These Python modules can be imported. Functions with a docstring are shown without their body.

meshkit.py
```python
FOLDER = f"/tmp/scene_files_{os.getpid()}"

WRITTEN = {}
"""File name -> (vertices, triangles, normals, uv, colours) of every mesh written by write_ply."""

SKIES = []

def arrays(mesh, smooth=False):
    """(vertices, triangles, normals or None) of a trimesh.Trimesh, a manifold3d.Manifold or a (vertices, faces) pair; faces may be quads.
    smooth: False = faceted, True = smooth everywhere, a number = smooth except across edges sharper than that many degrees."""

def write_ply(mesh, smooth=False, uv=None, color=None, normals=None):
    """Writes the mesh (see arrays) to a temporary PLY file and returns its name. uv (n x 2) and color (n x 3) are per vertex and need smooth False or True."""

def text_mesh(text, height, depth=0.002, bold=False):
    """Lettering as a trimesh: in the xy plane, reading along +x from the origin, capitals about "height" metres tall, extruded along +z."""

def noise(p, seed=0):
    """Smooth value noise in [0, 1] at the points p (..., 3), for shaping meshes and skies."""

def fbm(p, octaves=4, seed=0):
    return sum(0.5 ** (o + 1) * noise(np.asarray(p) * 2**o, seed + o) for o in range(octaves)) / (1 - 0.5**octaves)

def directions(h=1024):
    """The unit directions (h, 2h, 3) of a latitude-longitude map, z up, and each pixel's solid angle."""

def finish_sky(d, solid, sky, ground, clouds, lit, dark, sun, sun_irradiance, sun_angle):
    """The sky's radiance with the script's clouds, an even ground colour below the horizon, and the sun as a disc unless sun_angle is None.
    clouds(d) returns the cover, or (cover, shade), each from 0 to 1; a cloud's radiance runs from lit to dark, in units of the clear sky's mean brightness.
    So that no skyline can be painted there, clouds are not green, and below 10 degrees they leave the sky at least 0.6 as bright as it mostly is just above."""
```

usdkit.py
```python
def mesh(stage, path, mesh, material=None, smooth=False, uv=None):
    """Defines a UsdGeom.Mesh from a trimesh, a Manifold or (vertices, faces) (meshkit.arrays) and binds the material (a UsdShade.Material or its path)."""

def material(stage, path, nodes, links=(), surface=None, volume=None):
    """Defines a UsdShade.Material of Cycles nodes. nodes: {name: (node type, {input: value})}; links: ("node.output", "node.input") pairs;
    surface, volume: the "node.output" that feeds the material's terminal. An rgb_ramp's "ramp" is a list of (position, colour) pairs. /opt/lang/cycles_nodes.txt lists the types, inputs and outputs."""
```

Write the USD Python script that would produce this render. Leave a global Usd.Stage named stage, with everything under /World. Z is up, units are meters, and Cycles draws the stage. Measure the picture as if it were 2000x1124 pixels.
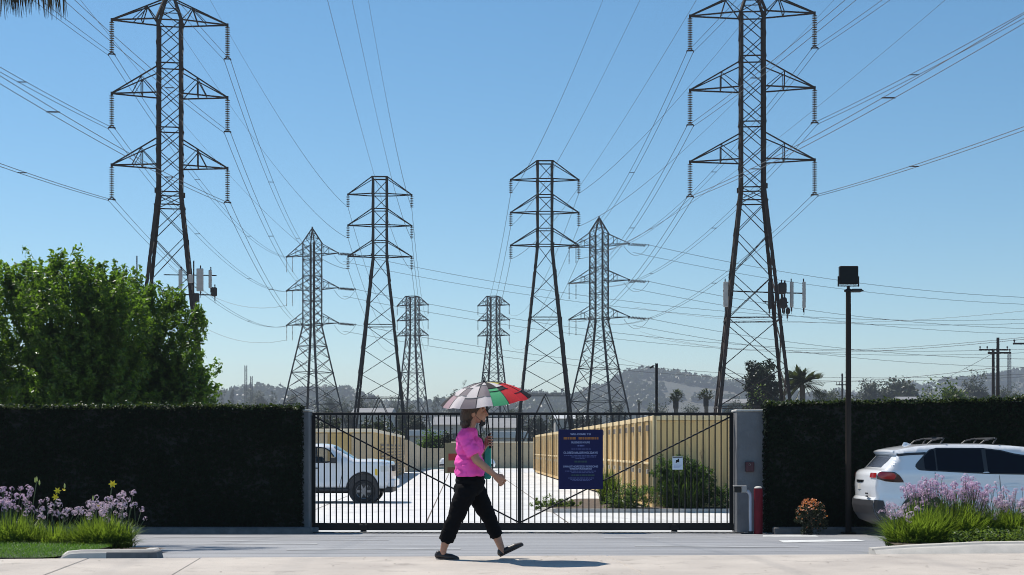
import math, random
import numpy as np, trimesh, usdkit, meshkit
from manifold3d import Manifold
from scipy.spatial import Delaunay
from shapely.geometry import Polygon, Point, LineString
import shapely
from pxr import Usd, UsdGeom, UsdLux, UsdShade, Gf, Sdf

rng = np.random.default_rng(7)
random.seed(7)
stage = Usd.Stage.CreateInMemory()
UsdGeom.SetStageUpAxis(stage, UsdGeom.Tokens.z)
UsdGeom.Xform.Define(stage, '/World')

# ------------------------------------------------------------------ camera, sky, sun, exposure
F, CX, HY, CAMZ = 2780.0, 1000.0, 876.0, 1.13      # focal length and horizon in photograph pixels, eye height in metres
EXPOSURE = 0.56
SKY_STRENGTH, SUN_INTENSITY = 0.085, 1.05
SUN_DIR = np.array([-0.80, 0.74, 1.75]); SUN_DIR /= np.linalg.norm(SUN_DIR)
SUN_EL = math.asin(SUN_DIR[2]); SUN_ROT = math.atan2(SUN_DIR[0], SUN_DIR[1])
HAZE_DENSITY = 0.00022

cam = UsdGeom.Camera.Define(stage, '/World/camera')
cam.CreateHorizontalApertureAttr(36.0); cam.CreateVerticalApertureAttr(36.0 * 575 / 1024)
cam.CreateFocalLengthAttr(36.0 * F / 2000)
cam.CreateVerticalApertureOffsetAttr(36.0 * (HY - 562) / 2000)
cam.CreateClippingRangeAttr(Gf.Vec2f(0.1, 20000))
cam.CreateExposureAttr(EXPOSURE)
cam.AddTranslateOp().Set(Gf.Vec3d(0, 0, CAMZ)); cam.AddRotateXOp().Set(90.0)

sky_m = usdkit.material(stage, '/World/Looks/sky_light', {
    'h': ('hsv', {'hue': 0.491, 'saturation': 1.22, 'value': 0.94}),
    's': ('sky_texture', {'sky_type': 'single_scattering', 'sun_disc': False, 'sun_elevation': SUN_EL, 'sun_rotation': SUN_ROT,
                          'altitude': 100.0, 'air_density': 1.0, 'aerosol_density': 0.15, 'ozone_density': 3.0}),
    'b': ('background_shader', {'strength': SKY_STRENGTH})}, [('s.color', 'h.color'), ('h.color', 'b.color')], surface='b.background')
dome = UsdLux.DomeLight.Define(stage, '/World/sky')
UsdShade.MaterialBindingAPI.Apply(dome.GetPrim()).Bind(sky_m)
dome.GetPrim().SetCustomDataByKey('kind', 'structure')
sun = UsdLux.DistantLight.Define(stage, '/World/sun')
sun.CreateNormalizeAttr(True); sun.CreateIntensityAttr(SUN_INTENSITY); sun.CreateAngleAttr(0.5); sun.CreateColorAttr(Gf.Vec3f(1.0, 0.95, 0.87))
_x = np.cross([0, 0, 1.0], SUN_DIR); _x /= np.linalg.norm(_x); _y = np.cross(SUN_DIR, _x)
sun.AddTransformOp().Set(Gf.Matrix4d(*_x, 0, *_y, 0, *SUN_DIR, 0, 0, 0, 0, 1))


def at(px, py, D):
    """The point that stands at distance D along the view axis where the photograph shows pixel (px, py)."""
    return np.array([(px - CX) / F * D, D, CAMZ + (HY - py) / F * D])


def gz(Y):
    """Ground height: level pavement, a drive that falls gently to the gate, a level yard."""
    return np.interp(Y, [15.0, 28.3, 30.0], [0.0, -0.56, -0.60])


# ------------------------------------------------------------------ helpers
COUNT = {}


def numbered(parent, name):
    n = COUNT.get((parent, name), 0)
    COUNT[(parent, name)] = n + 1
    return f'{parent}/{name}' if n == 0 else f'{parent}/{name}_{n:03d}'


def tag(prim, label=None, cat=None, group=None, kind=None):
    for k, v in (('label', label), ('category', cat), ('group', group), ('kind', kind)):
        if v:
            prim.SetCustomDataByKey(k, v)
    return prim


def thing(name, label, cat, loc=(0, 0, 0), rotz=0.0, group=None):
    path = numbered('/World', name)
    x = UsdGeom.Xform.Define(stage, path)
    x.AddTranslateOp().Set(Gf.Vec3d(*map(float, loc)))
    x.AddRotateZOp().Set(float(rotz))
    tag(x.GetPrim(), label, cat, group)
    return path


def part(parent, name, mesh, mat, smooth=False, label=None, kind=None):
    path = numbered(parent, name)
    m = usdkit.mesh(stage, path, mesh, mat, smooth)
    tag(m.GetPrim(), label, None, None, kind)
    return path


def setting(name, mesh, mat, kind='structure', label=None, cat=None, smooth=False):
    path = numbered('/World', name)
    m = usdkit.mesh(stage, path, mesh, mat, smooth)
    tag(m.GetPrim(), label, cat, None, kind)
    return path


def copy_of(src, label, loc, rotz=0.0, group=None):
    base = src.rsplit('/', 1)[1]
    path = numbered('/World', base)
    x = UsdGeom.Xform.Define(stage, path)
    x.GetPrim().GetReferences().AddInternalReference(src)
    x.GetPrim().SetInstanceable(True)
    UsdGeom.XformCommonAPI(x)
    x.ClearXformOpOrder()
    x.GetPrim().GetAttribute('xformOp:translate').Set(Gf.Vec3d(*map(float, loc)))
    x.GetPrim().GetAttribute('xformOp:rotateZ').Set(float(rotz))
    x.SetXformOpOrder([UsdGeom.XformOp(x.GetPrim().GetAttribute('xformOp:translate')), UsdGeom.XformOp(x.GetPrim().GetAttribute('xformOp:rotateZ'))])
    cat = stage.GetPrimAtPath(src).GetCustomDataByKey('category')
    tag(x.GetPrim(), label, cat, group)
    return path


def cat_(ms):
    """Joins (vertices, faces) pairs or trimeshes into one (vertices, triangles)."""
    V, Fs, n = [], [], 0
    for m in ms:
        v, f = (m.vertices, m.faces) if hasattr(m, 'faces') else m
        v = np.asarray(v, float); f = np.asarray(f, int)
        if f.shape[1] == 4:
            f = np.vstack([f[:, [0, 1, 2]], f[:, [0, 2, 3]]])
        V.append(v); Fs.append(f + n); n += len(v)
    return np.vstack(V), np.vstack(Fs)


BOXF = np.array([[0, 3, 2, 1], [4, 5, 6, 7], [0, 1, 5, 4], [1, 2, 6, 5], [2, 3, 7, 6], [3, 0, 4, 7]])


def box(x0, x1, y0, y1, z0, z1):
    return np.array([[x0, y0, z0], [x1, y0, z0], [x1, y1, z0], [x0, y1, z0], [x0, y0, z1], [x1, y0, z1], [x1, y1, z1], [x0, y1, z1]], float), BOXF


def cbox(x0, x1, y0, y1, z0, z1, c=0.01):
    """A box with chamfered edges."""
    p = []
    for sx in (0, 1):
        for sy in (0, 1):
            for sz in (0, 1):
                X, Y, Z = (x0, x1)[sx], (y0, y1)[sy], (z0, z1)[sz]
                dx, dy, dz = (c, -c)[sx], (c, -c)[sy], (c, -c)[sz]
                p += [[X + dx, Y + dy, Z], [X + dx, Y, Z + dz], [X, Y + dy, Z + dz]]
    h = trimesh.convex.convex_hull(np.array(p))
    return h.vertices, h.faces


def strut(a, b, w, h=None):
    """A straight bar of section w x h from a to b."""
    a, b = np.asarray(a, float), np.asarray(b, float)
    d = b - a; L = np.linalg.norm(d); d /= L
    u = np.cross(d, [0, 0, 1.0] if abs(d[2]) < 0.95 else [0, 1.0, 0]); u /= np.linalg.norm(u)
    v = np.cross(u, d); h = h or w
    q = [(-1, -1), (1, -1), (1, 1), (-1, 1)]
    vs = [p + u * (i * w / 2) + v * (j * h / 2) for p in (a, b) for i, j in q]
    return np.array(vs), BOXF[:, ::-1]


def angle_bar(a, b, w, t=0.025, out=(1, 1)):
    """An L-section bar (two plates) from a to b, its heel turned outwards."""
    a, b = np.asarray(a, float), np.asarray(b, float)
    sx, sy = out
    d = b - a; d /= np.linalg.norm(d)
    u = np.array([-sx, 0, 0], float); u -= d * (u @ d); u /= np.linalg.norm(u)
    v = np.array([0, -sy, 0], float); v -= d * (v @ d); v -= u * (v @ u); v /= np.linalg.norm(v)

    def plate(p, q, lp, lq):
        vs = [e + p * i * lp + q * j * lq for e in (a, b) for i, j in ((0, 0), (1, 0), (1, 1), (0, 1))]
        return np.array(vs), BOXF
    return cat_([plate(u, v, w, t), plate(v, u, w, t)])


def tube(points, r, n=6, caps=True):
    P = np.asarray(points, float)
    r = np.broadcast_to(r, len(P))
    T = np.gradient(P, axis=0); T /= np.linalg.norm(T, axis=1, keepdims=True)
    ref = np.array([0, 0, 1.0]) if abs(T[:, 2]).max() < 0.9 else (np.array([0, 1.0, 0]) if abs(T[:, 1]).max() < 0.9 else np.array([1.0, 0, 0]))
    U = np.cross(T, ref); U /= np.maximum(np.linalg.norm(U, axis=1, keepdims=True), 1e-9)
    W = np.cross(U, T)
    a = np.arange(n) / n * 2 * np.pi
    V = P[:, None] + r[:, None, None] * (np.cos(a)[None, :, None] * U[:, None] + np.sin(a)[None, :, None] * W[:, None])
    V = V.reshape(-1, 3)
    fs = []
    i = np.arange(n); j = (i + 1) % n
    for k in range(len(P) - 1):
        fs.append(np.stack([k * n + i, k * n + j, (k + 1) * n + j, (k + 1) * n + i], 1))
    f = np.vstack(fs)
    tri = np.vstack([f[:, [0, 1, 2]], f[:, [0, 2, 3]]])
    if caps:
        V = np.vstack([V, P[0], P[-1]]); m = len(P) * n
        tri = np.vstack([tri, np.stack([j, i, np.full(n, m)], 1), np.stack([(len(P) - 1) * n + i, (len(P) - 1) * n + j, np.full(n, m + 1)], 1)])
    return V, tri


def lathe(profile, n=20, axis='z'):
    """Revolves (radius, height) pairs about z, or about y when axis is 'y'."""
    pr = np.asarray(profile, float)
    a = np.arange(n) / n * 2 * np.pi
    V = np.stack([pr[:, None, 0] * np.cos(a), pr[:, None, 0] * np.sin(a), np.broadcast_to(pr[:, None, 1], (len(pr), n))], -1).reshape(-1, 3)
    i = np.arange(n); j = (i + 1) % n
    f = np.vstack([np.stack([k * n + i, k * n + j, (k + 1) * n + j, (k + 1) * n + i], 1) for k in range(len(pr) - 1)])
    if axis == 'y':
        V = V[:, [0, 2, 1]] * [1, -1, 1]
    return V, np.vstack([f[:, [0, 1, 2]], f[:, [0, 2, 3]]])


def move(m, t=(0, 0, 0), rz=0.0, s=1.0):
    v, f = (m.vertices, m.faces) if hasattr(m, 'faces') else m
    v = np.asarray(v, float) * s
    c, si = math.cos(rz), math.sin(rz)
    return np.stack([v[:, 0] * c - v[:, 1] * si, v[:, 0] * si + v[:, 1] * c, v[:, 2]], 1) + np.asarray(t, float), f


def grid(X, Y, zf):
    X, Y = np.asarray(X, float), np.asarray(Y, float)
    gx, gy = np.meshgrid(X, Y)
    V = np.stack([gx, gy, zf(gx, gy)], -1).reshape(-1, 3)
    n, m = len(X), len(Y)
    k = (np.arange(m - 1)[:, None] * n + np.arange(n - 1)[None, :]).ravel()
    return V, np.stack([k, k + 1, k + n + 1, k + n], 1)


def quads(c, u, v):
    """One folded four-point leaf per row: centre c, half length u, half width v."""
    n = len(c)
    up = np.cross(u, v); up /= np.maximum(np.linalg.norm(up, axis=1, keepdims=True), 1e-9)
    w = np.linalg.norm(v, axis=1, keepdims=True)
    V = np.stack([c - u, c + v + up * w * 0.25, c + u, c - v + up * w * 0.25], 1).reshape(-1, 3)
    k = np.arange(n)[:, None] * 4
    return V, np.vstack([k + [0, 1, 2], k + [0, 2, 3]])


def unit(a):
    return a / np.maximum(np.linalg.norm(a, axis=-1, keepdims=True), 1e-9)


def leaves(c, size, up=0.5, aspect=0.45, out=None, outw=0.0):
    """Leaves of about the given length at the points c, facing mostly upwards (up) or outwards (out, outw)."""
    n = len(c)
    nrm = unit(rng.normal(size=(n, 3))) + np.array([0, 0, up])
    if out is not None:
        nrm = nrm + out * outw
    nrm = unit(nrm)
    u = unit(np.cross(nrm, unit(rng.normal(size=(n, 3)))))
    v = np.cross(nrm, u)
    L = size * rng.uniform(0.7, 1.3, (n, 1)) * 0.5
    return quads(c, u * L, v * L * aspect)


def blades(base, az, length, lean, width, rows=4):
    """Curved grass-like blades: base (n,3), azimuth, length, lean 0..1.5, width."""
    n = len(base)
    t = np.linspace(0, 1, rows)[None, :]
    o = np.stack([np.cos(az), np.sin(az), 0 * az], 1)
    s = np.stack([-np.sin(az), np.cos(az), 0 * az], 1)
    hor = (lean[:, None] * t ** 1.7) * length[:, None]
    ver = (t * (1 - 0.45 * lean[:, None] * t)) * length[:, None]
    P = base[:, None] + o[:, None] * hor[..., None] + np.array([0, 0, 1.0]) * ver[..., None]
    w = (width[:, None] * (1 - t ** 2 * 0.95))[..., None] * 0.5
    V = np.stack([P - s[:, None] * w, P + s[:, None] * w], 2).reshape(-1, 3)
    k = (np.arange(n)[:, None] * rows * 2 + np.arange(rows - 1)[None, :] * 2).reshape(-1, 1)
    return V, np.vstack([k + [0, 1, 3], k + [0, 3, 2]])


# ------------------------------------------------------------------ materials
def lin(c):
    """sRGB 0..255 to linear."""
    c = np.asarray(c, float) / 255
    return np.where(c <= 0.04045, c / 12.92, ((c + 0.055) / 1.055) ** 2.4)


def mat(name, c, rough=0.6, c2=None, scale=3.0, detail=5.0, bump=0.0, bscale=None, metal=0.0, stretch=(1, 1, 1), spec=0.5, coat=0.0, lo=0.35, hi=0.65, obj=False, bdist=0.02, spots=None):
    nodes = {'p': ('principled_bsdf', {'base_color': tuple(c), 'roughness': rough, 'metallic': metal, 'specular_ior_level': spec, 'coat_weight': coat, 'coat_roughness': 0.05})}
    links = []
    if c2 is not None or bump:
        nodes['g'] = ('texture_coordinate', {}) if obj else ('geometry', {})
        src = 'g.object' if obj else 'g.position'
        nodes['m'] = ('mapping', {'scale': tuple(stretch)})
        links.append((src, 'm.vector'))
    if c2 is not None:
        nodes['n'] = ('noise_texture', {'scale': scale, 'detail': detail, 'roughness': 0.6})
        nodes['r'] = ('rgb_ramp', {'ramp': [(0, c), (lo, c), (hi, c2), (1, c2)]})
        links += [('m.vector', 'n.vector'), ('n.fac', 'r.fac'), ('r.color', 'p.base_color')]
    if spots:                                          # wear: (colour, scale, threshold, width)
        nodes['sn'] = ('noise_texture', {'scale': spots[1], 'detail': 6.0, 'roughness': 0.7})
        nodes['sr'] = ('rgb_ramp', {'ramp': [(0, (0, 0, 0)), (spots[2], (0, 0, 0)), (min(1, spots[2] + spots[3]), (1, 1, 1)), (1, (1, 1, 1))]})
        nodes['sb'] = ('rgb_to_bw', {})
        nodes['sm'] = ('mix_color', {'b': tuple(spots[0])})
        links.remove(('r.color', 'p.base_color'))
        links += [('m.vector', 'sn.vector'), ('sn.fac', 'sr.fac'), ('sr.color', 'sb.color'), ('sb.val', 'sm.fac'), ('r.color', 'sm.a'), ('sm.result', 'p.base_color')]
    if bump:
        nodes['bn'] = ('noise_texture', {'scale': bscale or scale * 8, 'detail': 4.0, 'roughness': 0.65})
        nodes['b'] = ('bump', {'strength': bump, 'distance': bdist})
        links += [('m.vector', 'bn.vector'), ('bn.fac', 'b.height'), ('b.normal', 'p.normal')]
    return usdkit.material(stage, '/World/Looks/' + name, nodes, links, surface='p.BSDF')


def leaf_mat(name, cols, trans=0.35, rough=0.45, tgain=1.6, spec=0.4, tk=(1.25, 1.15, 0.5)):
    """Leaf material: each leaf takes its own tone from the list, and lets light through."""
    ramp = [(i / (len(cols) - 1), c) for i, c in enumerate(cols)]
    tr = [(i / (len(cols) - 1), tuple(min(1, x * tgain * k) for x, k in zip(c, tk))) for i, c in enumerate(cols)]
    return usdkit.material(stage, '/World/Looks/' + name, {
        'g': ('geometry', {}), 'r': ('rgb_ramp', {'ramp': ramp}), 'r2': ('rgb_ramp', {'ramp': tr}),
        'p': ('principled_bsdf', {'roughness': rough, 'specular_ior_level': spec}), 't': ('translucent_bsdf', {}), 'x': ('mix_closure', {'fac': trans})},
        [('g.random_per_island', 'r.fac'), ('g.random_per_island', 'r2.fac'), ('r.color', 'p.base_color'), ('r2.color', 't.color'),
         ('p.BSDF', 'x.closure1'), ('t.BSDF', 'x.closure2')], surface='x.closure')


M = {}
M['sidewalk'] = mat('sidewalk_concrete', (0.44, 0.39, 0.34), 0.85, (0.34, 0.30, 0.265), scale=0.9, spots=((0.20, 0.175, 0.15), 2.2, 0.56, 0.18), bump=0.25, bscale=60, bdist=0.004)
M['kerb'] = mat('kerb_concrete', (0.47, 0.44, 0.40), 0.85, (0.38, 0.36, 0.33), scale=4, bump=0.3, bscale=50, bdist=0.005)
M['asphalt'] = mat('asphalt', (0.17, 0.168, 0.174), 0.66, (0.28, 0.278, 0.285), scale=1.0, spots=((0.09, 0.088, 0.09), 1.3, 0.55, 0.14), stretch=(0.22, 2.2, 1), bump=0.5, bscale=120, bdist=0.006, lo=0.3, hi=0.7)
M['kerb_dark'] = mat('shaded_kerb_concrete', (0.13, 0.125, 0.125), 0.9, (0.08, 0.08, 0.08), scale=5, bump=0.4, bscale=50, bdist=0.006)  # kerb concrete with shade put into a darker colour
M['street'] = mat('street_asphalt', (0.06, 0.06, 0.062), 0.9, (0.08, 0.08, 0.08), scale=1.0, bump=0.5, bscale=120, bdist=0.006)
M['yard'] = mat('yard_concrete', (0.60, 0.59, 0.57), 0.6, (0.52, 0.51, 0.50), scale=0.5, spots=((0.30, 0.29, 0.28), 0.9, 0.56, 0.14), bump=0.2, bscale=30, bdist=0.004)
M['soil'] = mat('soil', (0.07, 0.05, 0.035), 0.95, (0.11, 0.08, 0.055), scale=6, bump=0.8, bscale=30, bdist=0.02)
M['terrain'] = mat('dry_ground', (0.20, 0.16, 0.11), 0.95, (0.12, 0.12, 0.06), scale=0.05, bump=0.3, bscale=2)
M['hill'] = mat('hill_scrub_ground', (0.045, 0.048, 0.036), 0.95, (0.085, 0.076, 0.056), scale=0.012, lo=0.4, hi=0.75)
M['white_paint'] = mat('worn_white_paint', (0.62, 0.62, 0.6), 0.8, (0.2, 0.2, 0.2), scale=5, lo=0.45, hi=0.75)
M['rust'] = mat('weathered_steel', (0.011, 0.010, 0.010), 0.8, (0.03, 0.019, 0.015), scale=0.9, spec=0.3)
M['steel'] = mat('dull_dark_steel', (0.010, 0.010, 0.011), 0.75, (0.02, 0.018, 0.016), scale=0.5, spec=0.3)
M['galv'] = mat('galvanised_steel', (0.018, 0.019, 0.021), 0.75, (0.03, 0.03, 0.03), scale=0.5, spec=0.3)
M['insul'] = mat('brown_porcelain', (0.035, 0.025, 0.022), 0.35)
M['wire'] = mat('aluminium_cable', (0.05, 0.05, 0.055), 0.6)
M['antenna'] = mat('antenna_grey', (0.32, 0.30, 0.29), 0.5, (0.26, 0.25, 0.24), scale=3)
M['black_iron'] = mat('black_painted_iron', (0.006, 0.006, 0.007), 0.6, spec=0.25)
M['stucco'] = mat('grey_stucco', (0.15, 0.15, 0.158), 0.9, (0.115, 0.115, 0.12), scale=2.5, bump=0.9, bscale=55, bdist=0.012)
M['cap'] = mat('pale_cap_stone', (0.5, 0.48, 0.44), 0.85, (0.4, 0.38, 0.35), scale=6)
M['tan'] = mat('tan_painted_steel', (0.64, 0.43, 0.18), 0.55, (0.56, 0.37, 0.15), scale=1.2, stretch=(1, 1, 0.4), spots=((0.22, 0.11, 0.05), 2.2, 0.64, 0.08))
M['tan_light'] = mat('pale_tan_steel', (0.68, 0.52, 0.28), 0.55, (0.6, 0.45, 0.24), scale=2)
M['block_tan'] = mat('tan_stucco', (0.52, 0.36, 0.15), 0.9, (0.45, 0.31, 0.125), scale=0.8)
M['block_cap'] = mat('cream_trim', (0.68, 0.58, 0.42), 0.8)
M['wall_tan'] = mat('yard_wall_render', (0.48, 0.37, 0.24), 0.9, (0.4, 0.31, 0.2), scale=0.7)
M['slat'] = mat('dark_louvre', (0.10, 0.07, 0.045), 0.6)
M['hedge_core'] = mat('hedge_inner_stems', (0.006, 0.006, 0.004), 0.95)
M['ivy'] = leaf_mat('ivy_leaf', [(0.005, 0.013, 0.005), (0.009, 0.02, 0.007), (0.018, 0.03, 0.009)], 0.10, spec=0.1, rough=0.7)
M['ivy_top'] = leaf_mat('sunlit_ivy_leaf', [(0.03, 0.05, 0.012), (0.06, 0.085, 0.02), (0.10, 0.11, 0.03)], 0.3)  # ivy leaf with the sun on the hedge top put into brighter tones
M['ficus'] = leaf_mat('glossy_tree_leaf', [(0.045, 0.09, 0.012), (0.12, 0.20, 0.018), (0.22, 0.32, 0.030), (0.34, 0.41, 0.05)], 0.56, tgain=2.8, spec=0.5, rough=0.35)
M['bark'] = mat('bark', (0.07, 0.05, 0.035), 0.95, (0.11, 0.085, 0.06), scale=8, stretch=(1, 1, 0.2), bump=0.6, bscale=20)
M['pole_wood'] = mat('creosoted_wood', (0.018, 0.014, 0.012), 0.9, (0.035, 0.026, 0.02), scale=3, stretch=(3, 3, 0.3), spec=0.2)
M['lawn'] = leaf_mat('lawn_blade', [(0.06, 0.14, 0.014), (0.08, 0.19, 0.018), (0.11, 0.22, 0.022)], 0.45)
M['lawn_ground'] = mat('lawn_soil', (0.03, 0.06, 0.012), 0.95, (0.045, 0.08, 0.018), scale=10)
M['garlic'] = leaf_mat('strap_leaf', [(0.08, 0.13, 0.025), (0.14, 0.21, 0.04), (0.21, 0.28, 0.06), (0.30, 0.34, 0.10), (0.34, 0.27, 0.13)], 0.5, tgain=2.2)
M['ground_cover'] = leaf_mat('small_ground_leaf', [(0.08, 0.13, 0.03), (0.13, 0.18, 0.05), (0.20, 0.24, 0.08)], 0.42, tgain=2.0)
M['stalk'] = mat('flower_stalk', (0.07, 0.10, 0.04), 0.7)
M['lilac'] = leaf_mat('lilac_petal', [(0.60, 0.44, 0.58), (0.73, 0.59, 0.70), (0.86, 0.78, 0.82)], 0.45, tgain=1.2, tk=(1, 1, 1))
M['pink_lilac'] = leaf_mat('pale_pink_petal', [(0.58, 0.46, 0.56), (0.72, 0.60, 0.68), (0.85, 0.76, 0.78)], 0.45, tgain=1.2, tk=(1, 1, 1))
M['yellow'] = mat('yellow_petal', (0.85, 0.62, 0.02), 0.5)
M['bud'] = mat('pale_bud', (0.55, 0.55, 0.15), 0.6)
M['orange_leaf'] = leaf_mat('orange_blossom', [(0.42, 0.16, 0.08), (0.55, 0.30, 0.10), (0.6, 0.42, 0.18)], 0.3)
M['bush'] = leaf_mat('shrub_leaf', [(0.035, 0.07, 0.014), (0.07, 0.12, 0.02), (0.12, 0.18, 0.03)], 0.42, tgain=2.3)
M['reed'] = leaf_mat('reed_blade', [(0.045, 0.08, 0.016), (0.08, 0.13, 0.025), (0.14, 0.19, 0.04)], 0.45, tgain=2.2)
M['far_dark'] = leaf_mat('dark_conifer_leaf', [(0.016, 0.026, 0.012), (0.024, 0.036, 0.016), (0.034, 0.046, 0.02)], 0.2)
M['far_green'] = leaf_mat('far_tree_leaf', [(0.03, 0.042, 0.02), (0.042, 0.056, 0.026), (0.055, 0.066, 0.032)], 0.25)
M['bright_tree'] = leaf_mat('lime_tree_leaf', [(0.05, 0.085, 0.016), (0.075, 0.115, 0.02), (0.1, 0.14, 0.028)], 0.35)
M['palm_leaf'] = leaf_mat('palm_leaf', [(0.03, 0.045, 0.015), (0.05, 0.065, 0.025), (0.07, 0.08, 0.03)], 0.3)
M['dead_frond'] = leaf_mat('dry_palm_frond', [(0.035, 0.03, 0.022), (0.06, 0.048, 0.03), (0.03, 0.045, 0.02)], 0.25)

# ------------------------------------------------------------------ ground, pavement, drive, yard


def edge(X):
    """Back edge of the pavement, which runs slightly askew to the view."""
    return 14.94 + 0.072 * X


Xs = np.unique(np.concatenate([-np.geomspace(4000, 30, 14), np.linspace(-30, 30, 13), np.geomspace(30, 4000, 14)]))
Ys = np.unique(np.concatenate([[-4000, -1000, -300, -60, -10, 5, 10, 13.0, 15.0, 20, 24, 28.3, 30, 60, 100, 140], np.geomspace(200, 4500, 12)]))
setting('ground', grid(Xs, Ys, lambda x, y: np.where(y < 13.5, -0.22, gz(y) - 0.06) + np.where(y > 150, 0.6 * (meshkit.noise(np.stack([x / 60, y / 60, 0 * x], -1)) - 0.6), 0)), M['terrain'])
setting('street', grid([-120, 0, 120], [-14, 0, 11.1], lambda x, y: -0.15 + 0 * x), M['street'])
kx = np.linspace(-120, 120, 3)
setting('street_kerb', cbox(-120, 120, 11.1, 11.3, -0.16, 0.0, 0.02), M['kerb'])

walk = thing('pavement', None, None)
stage.GetPrimAtPath(walk).SetCustomDataByKey('kind', 'structure')
joints = [-40, -20, -9.0, -7.6, -6.4, -5.35, -4.22, -3.08, 1.14, 5.6, 9.8, 14, 24, 40]
for a, b in zip(joints[:-1], joints[1:]):
    a2, b2 = a + 0.006, b - 0.006
    sk = 0.085                                        # the joints run square to the askew back edge
    pts = np.array([[a2 + sk * 2, 11.31, 0], [b2 + sk * 2, 11.31, 0], [b2 - sk * 1.6, edge(b2), 0], [a2 - sk * 1.6, edge(a2), 0]])
    dz = random.uniform(-0.003, 0.003)
    ins = np.array([[0.006, 0.006, 0], [-0.006, 0.006, 0], [-0.006, -0.006, 0], [0.006, -0.006, 0]])
    V = np.vstack([pts - [0, 0, 0.12], pts - [0, 0, 0.006] + [0, 0, dz], pts + ins + [0, 0, dz]])
    fs = [[0, 3, 2, 1], [8, 9, 10, 11]]
    for k in range(4):
        j = (k + 1) % 4
        fs += [[k, j, 4 + j, 4 + k], [4 + k, 4 + j, 8 + j, 8 + k]]
    part(walk, 'slab', (V, np.array(fs)), M['sidewalk'])

ax = np.linspace(-30, 30, 61)
ar = np.array([0, 0.15, 0.4, 0.7, 0.999, 1.0])
gx, gr = np.meshgrid(ax, ar)
gy = edge(gx) + 0.02 + (28.35 - edge(gx)) * gr
k = (np.arange(5)[:, None] * 61 + np.arange(60)[None, :]).ravel()
setting('driveway', (np.stack([gx, gy, gz(gy) - 0.015], -1).reshape(-1, 3), np.stack([k, k + 1, k + 62, k + 61], 1)), M['asphalt'])
setting('yard_paving', grid(np.linspace(-30, 30, 7), [28.352, 29.0, 30.0, 45, 70, 100, 128], lambda x, y: gz(y) - 0.004), M['yard'])


for D_ in (33.5, 40.5, 48, 57, 68, 84, 103):
    setting('yard_joint', grid([-24, 10], [D_, D_ + 0.0006 * D_ + .012], lambda x, y: gz(y) + 0.0), M['soil'])
for x_ in (-5.2, -1.9, 1.4):
    setting('yard_joint', (np.array([[x_, 30, -.6], [x_ + .03, 30, -.6], [x_ - 3.4 + .05, 124, -.6], [x_ - 3.4, 124, -.6]]) + [0, 0, .0003], np.array([[0, 1, 2, 3]])), M['soil'])


def on_ground(px, py):
    """Where the line of sight through a pixel meets the drive."""
    s = (py - HY) / F
    if CAMZ / s < 15.0:
        D = CAMZ / s
    else:
        k_ = 0.56 / 13.3
        D = (CAMZ - k_ * 15.0) / (s - k_)
    return np.array([(px - CX) / F * D, D, gz(D)])


def marking(name, pix):
    P = np.array([on_ground(*p) for p in pix]); P[:, 2] = gz(P[:, 1]) - 0.015 + 0.005
    setting(name, (P, np.array([[0, 1, 2, 3]])), M['white_paint'])


marking('road_marking', [(1490, 1047.5), (1600, 1047.5), (1592, 1045.0), (1490, 1045.0)])
marking('road_marking', [(1530, 1058.5), (1690, 1055.5), (1672, 1052.5), (1520, 1054.5)])

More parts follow.
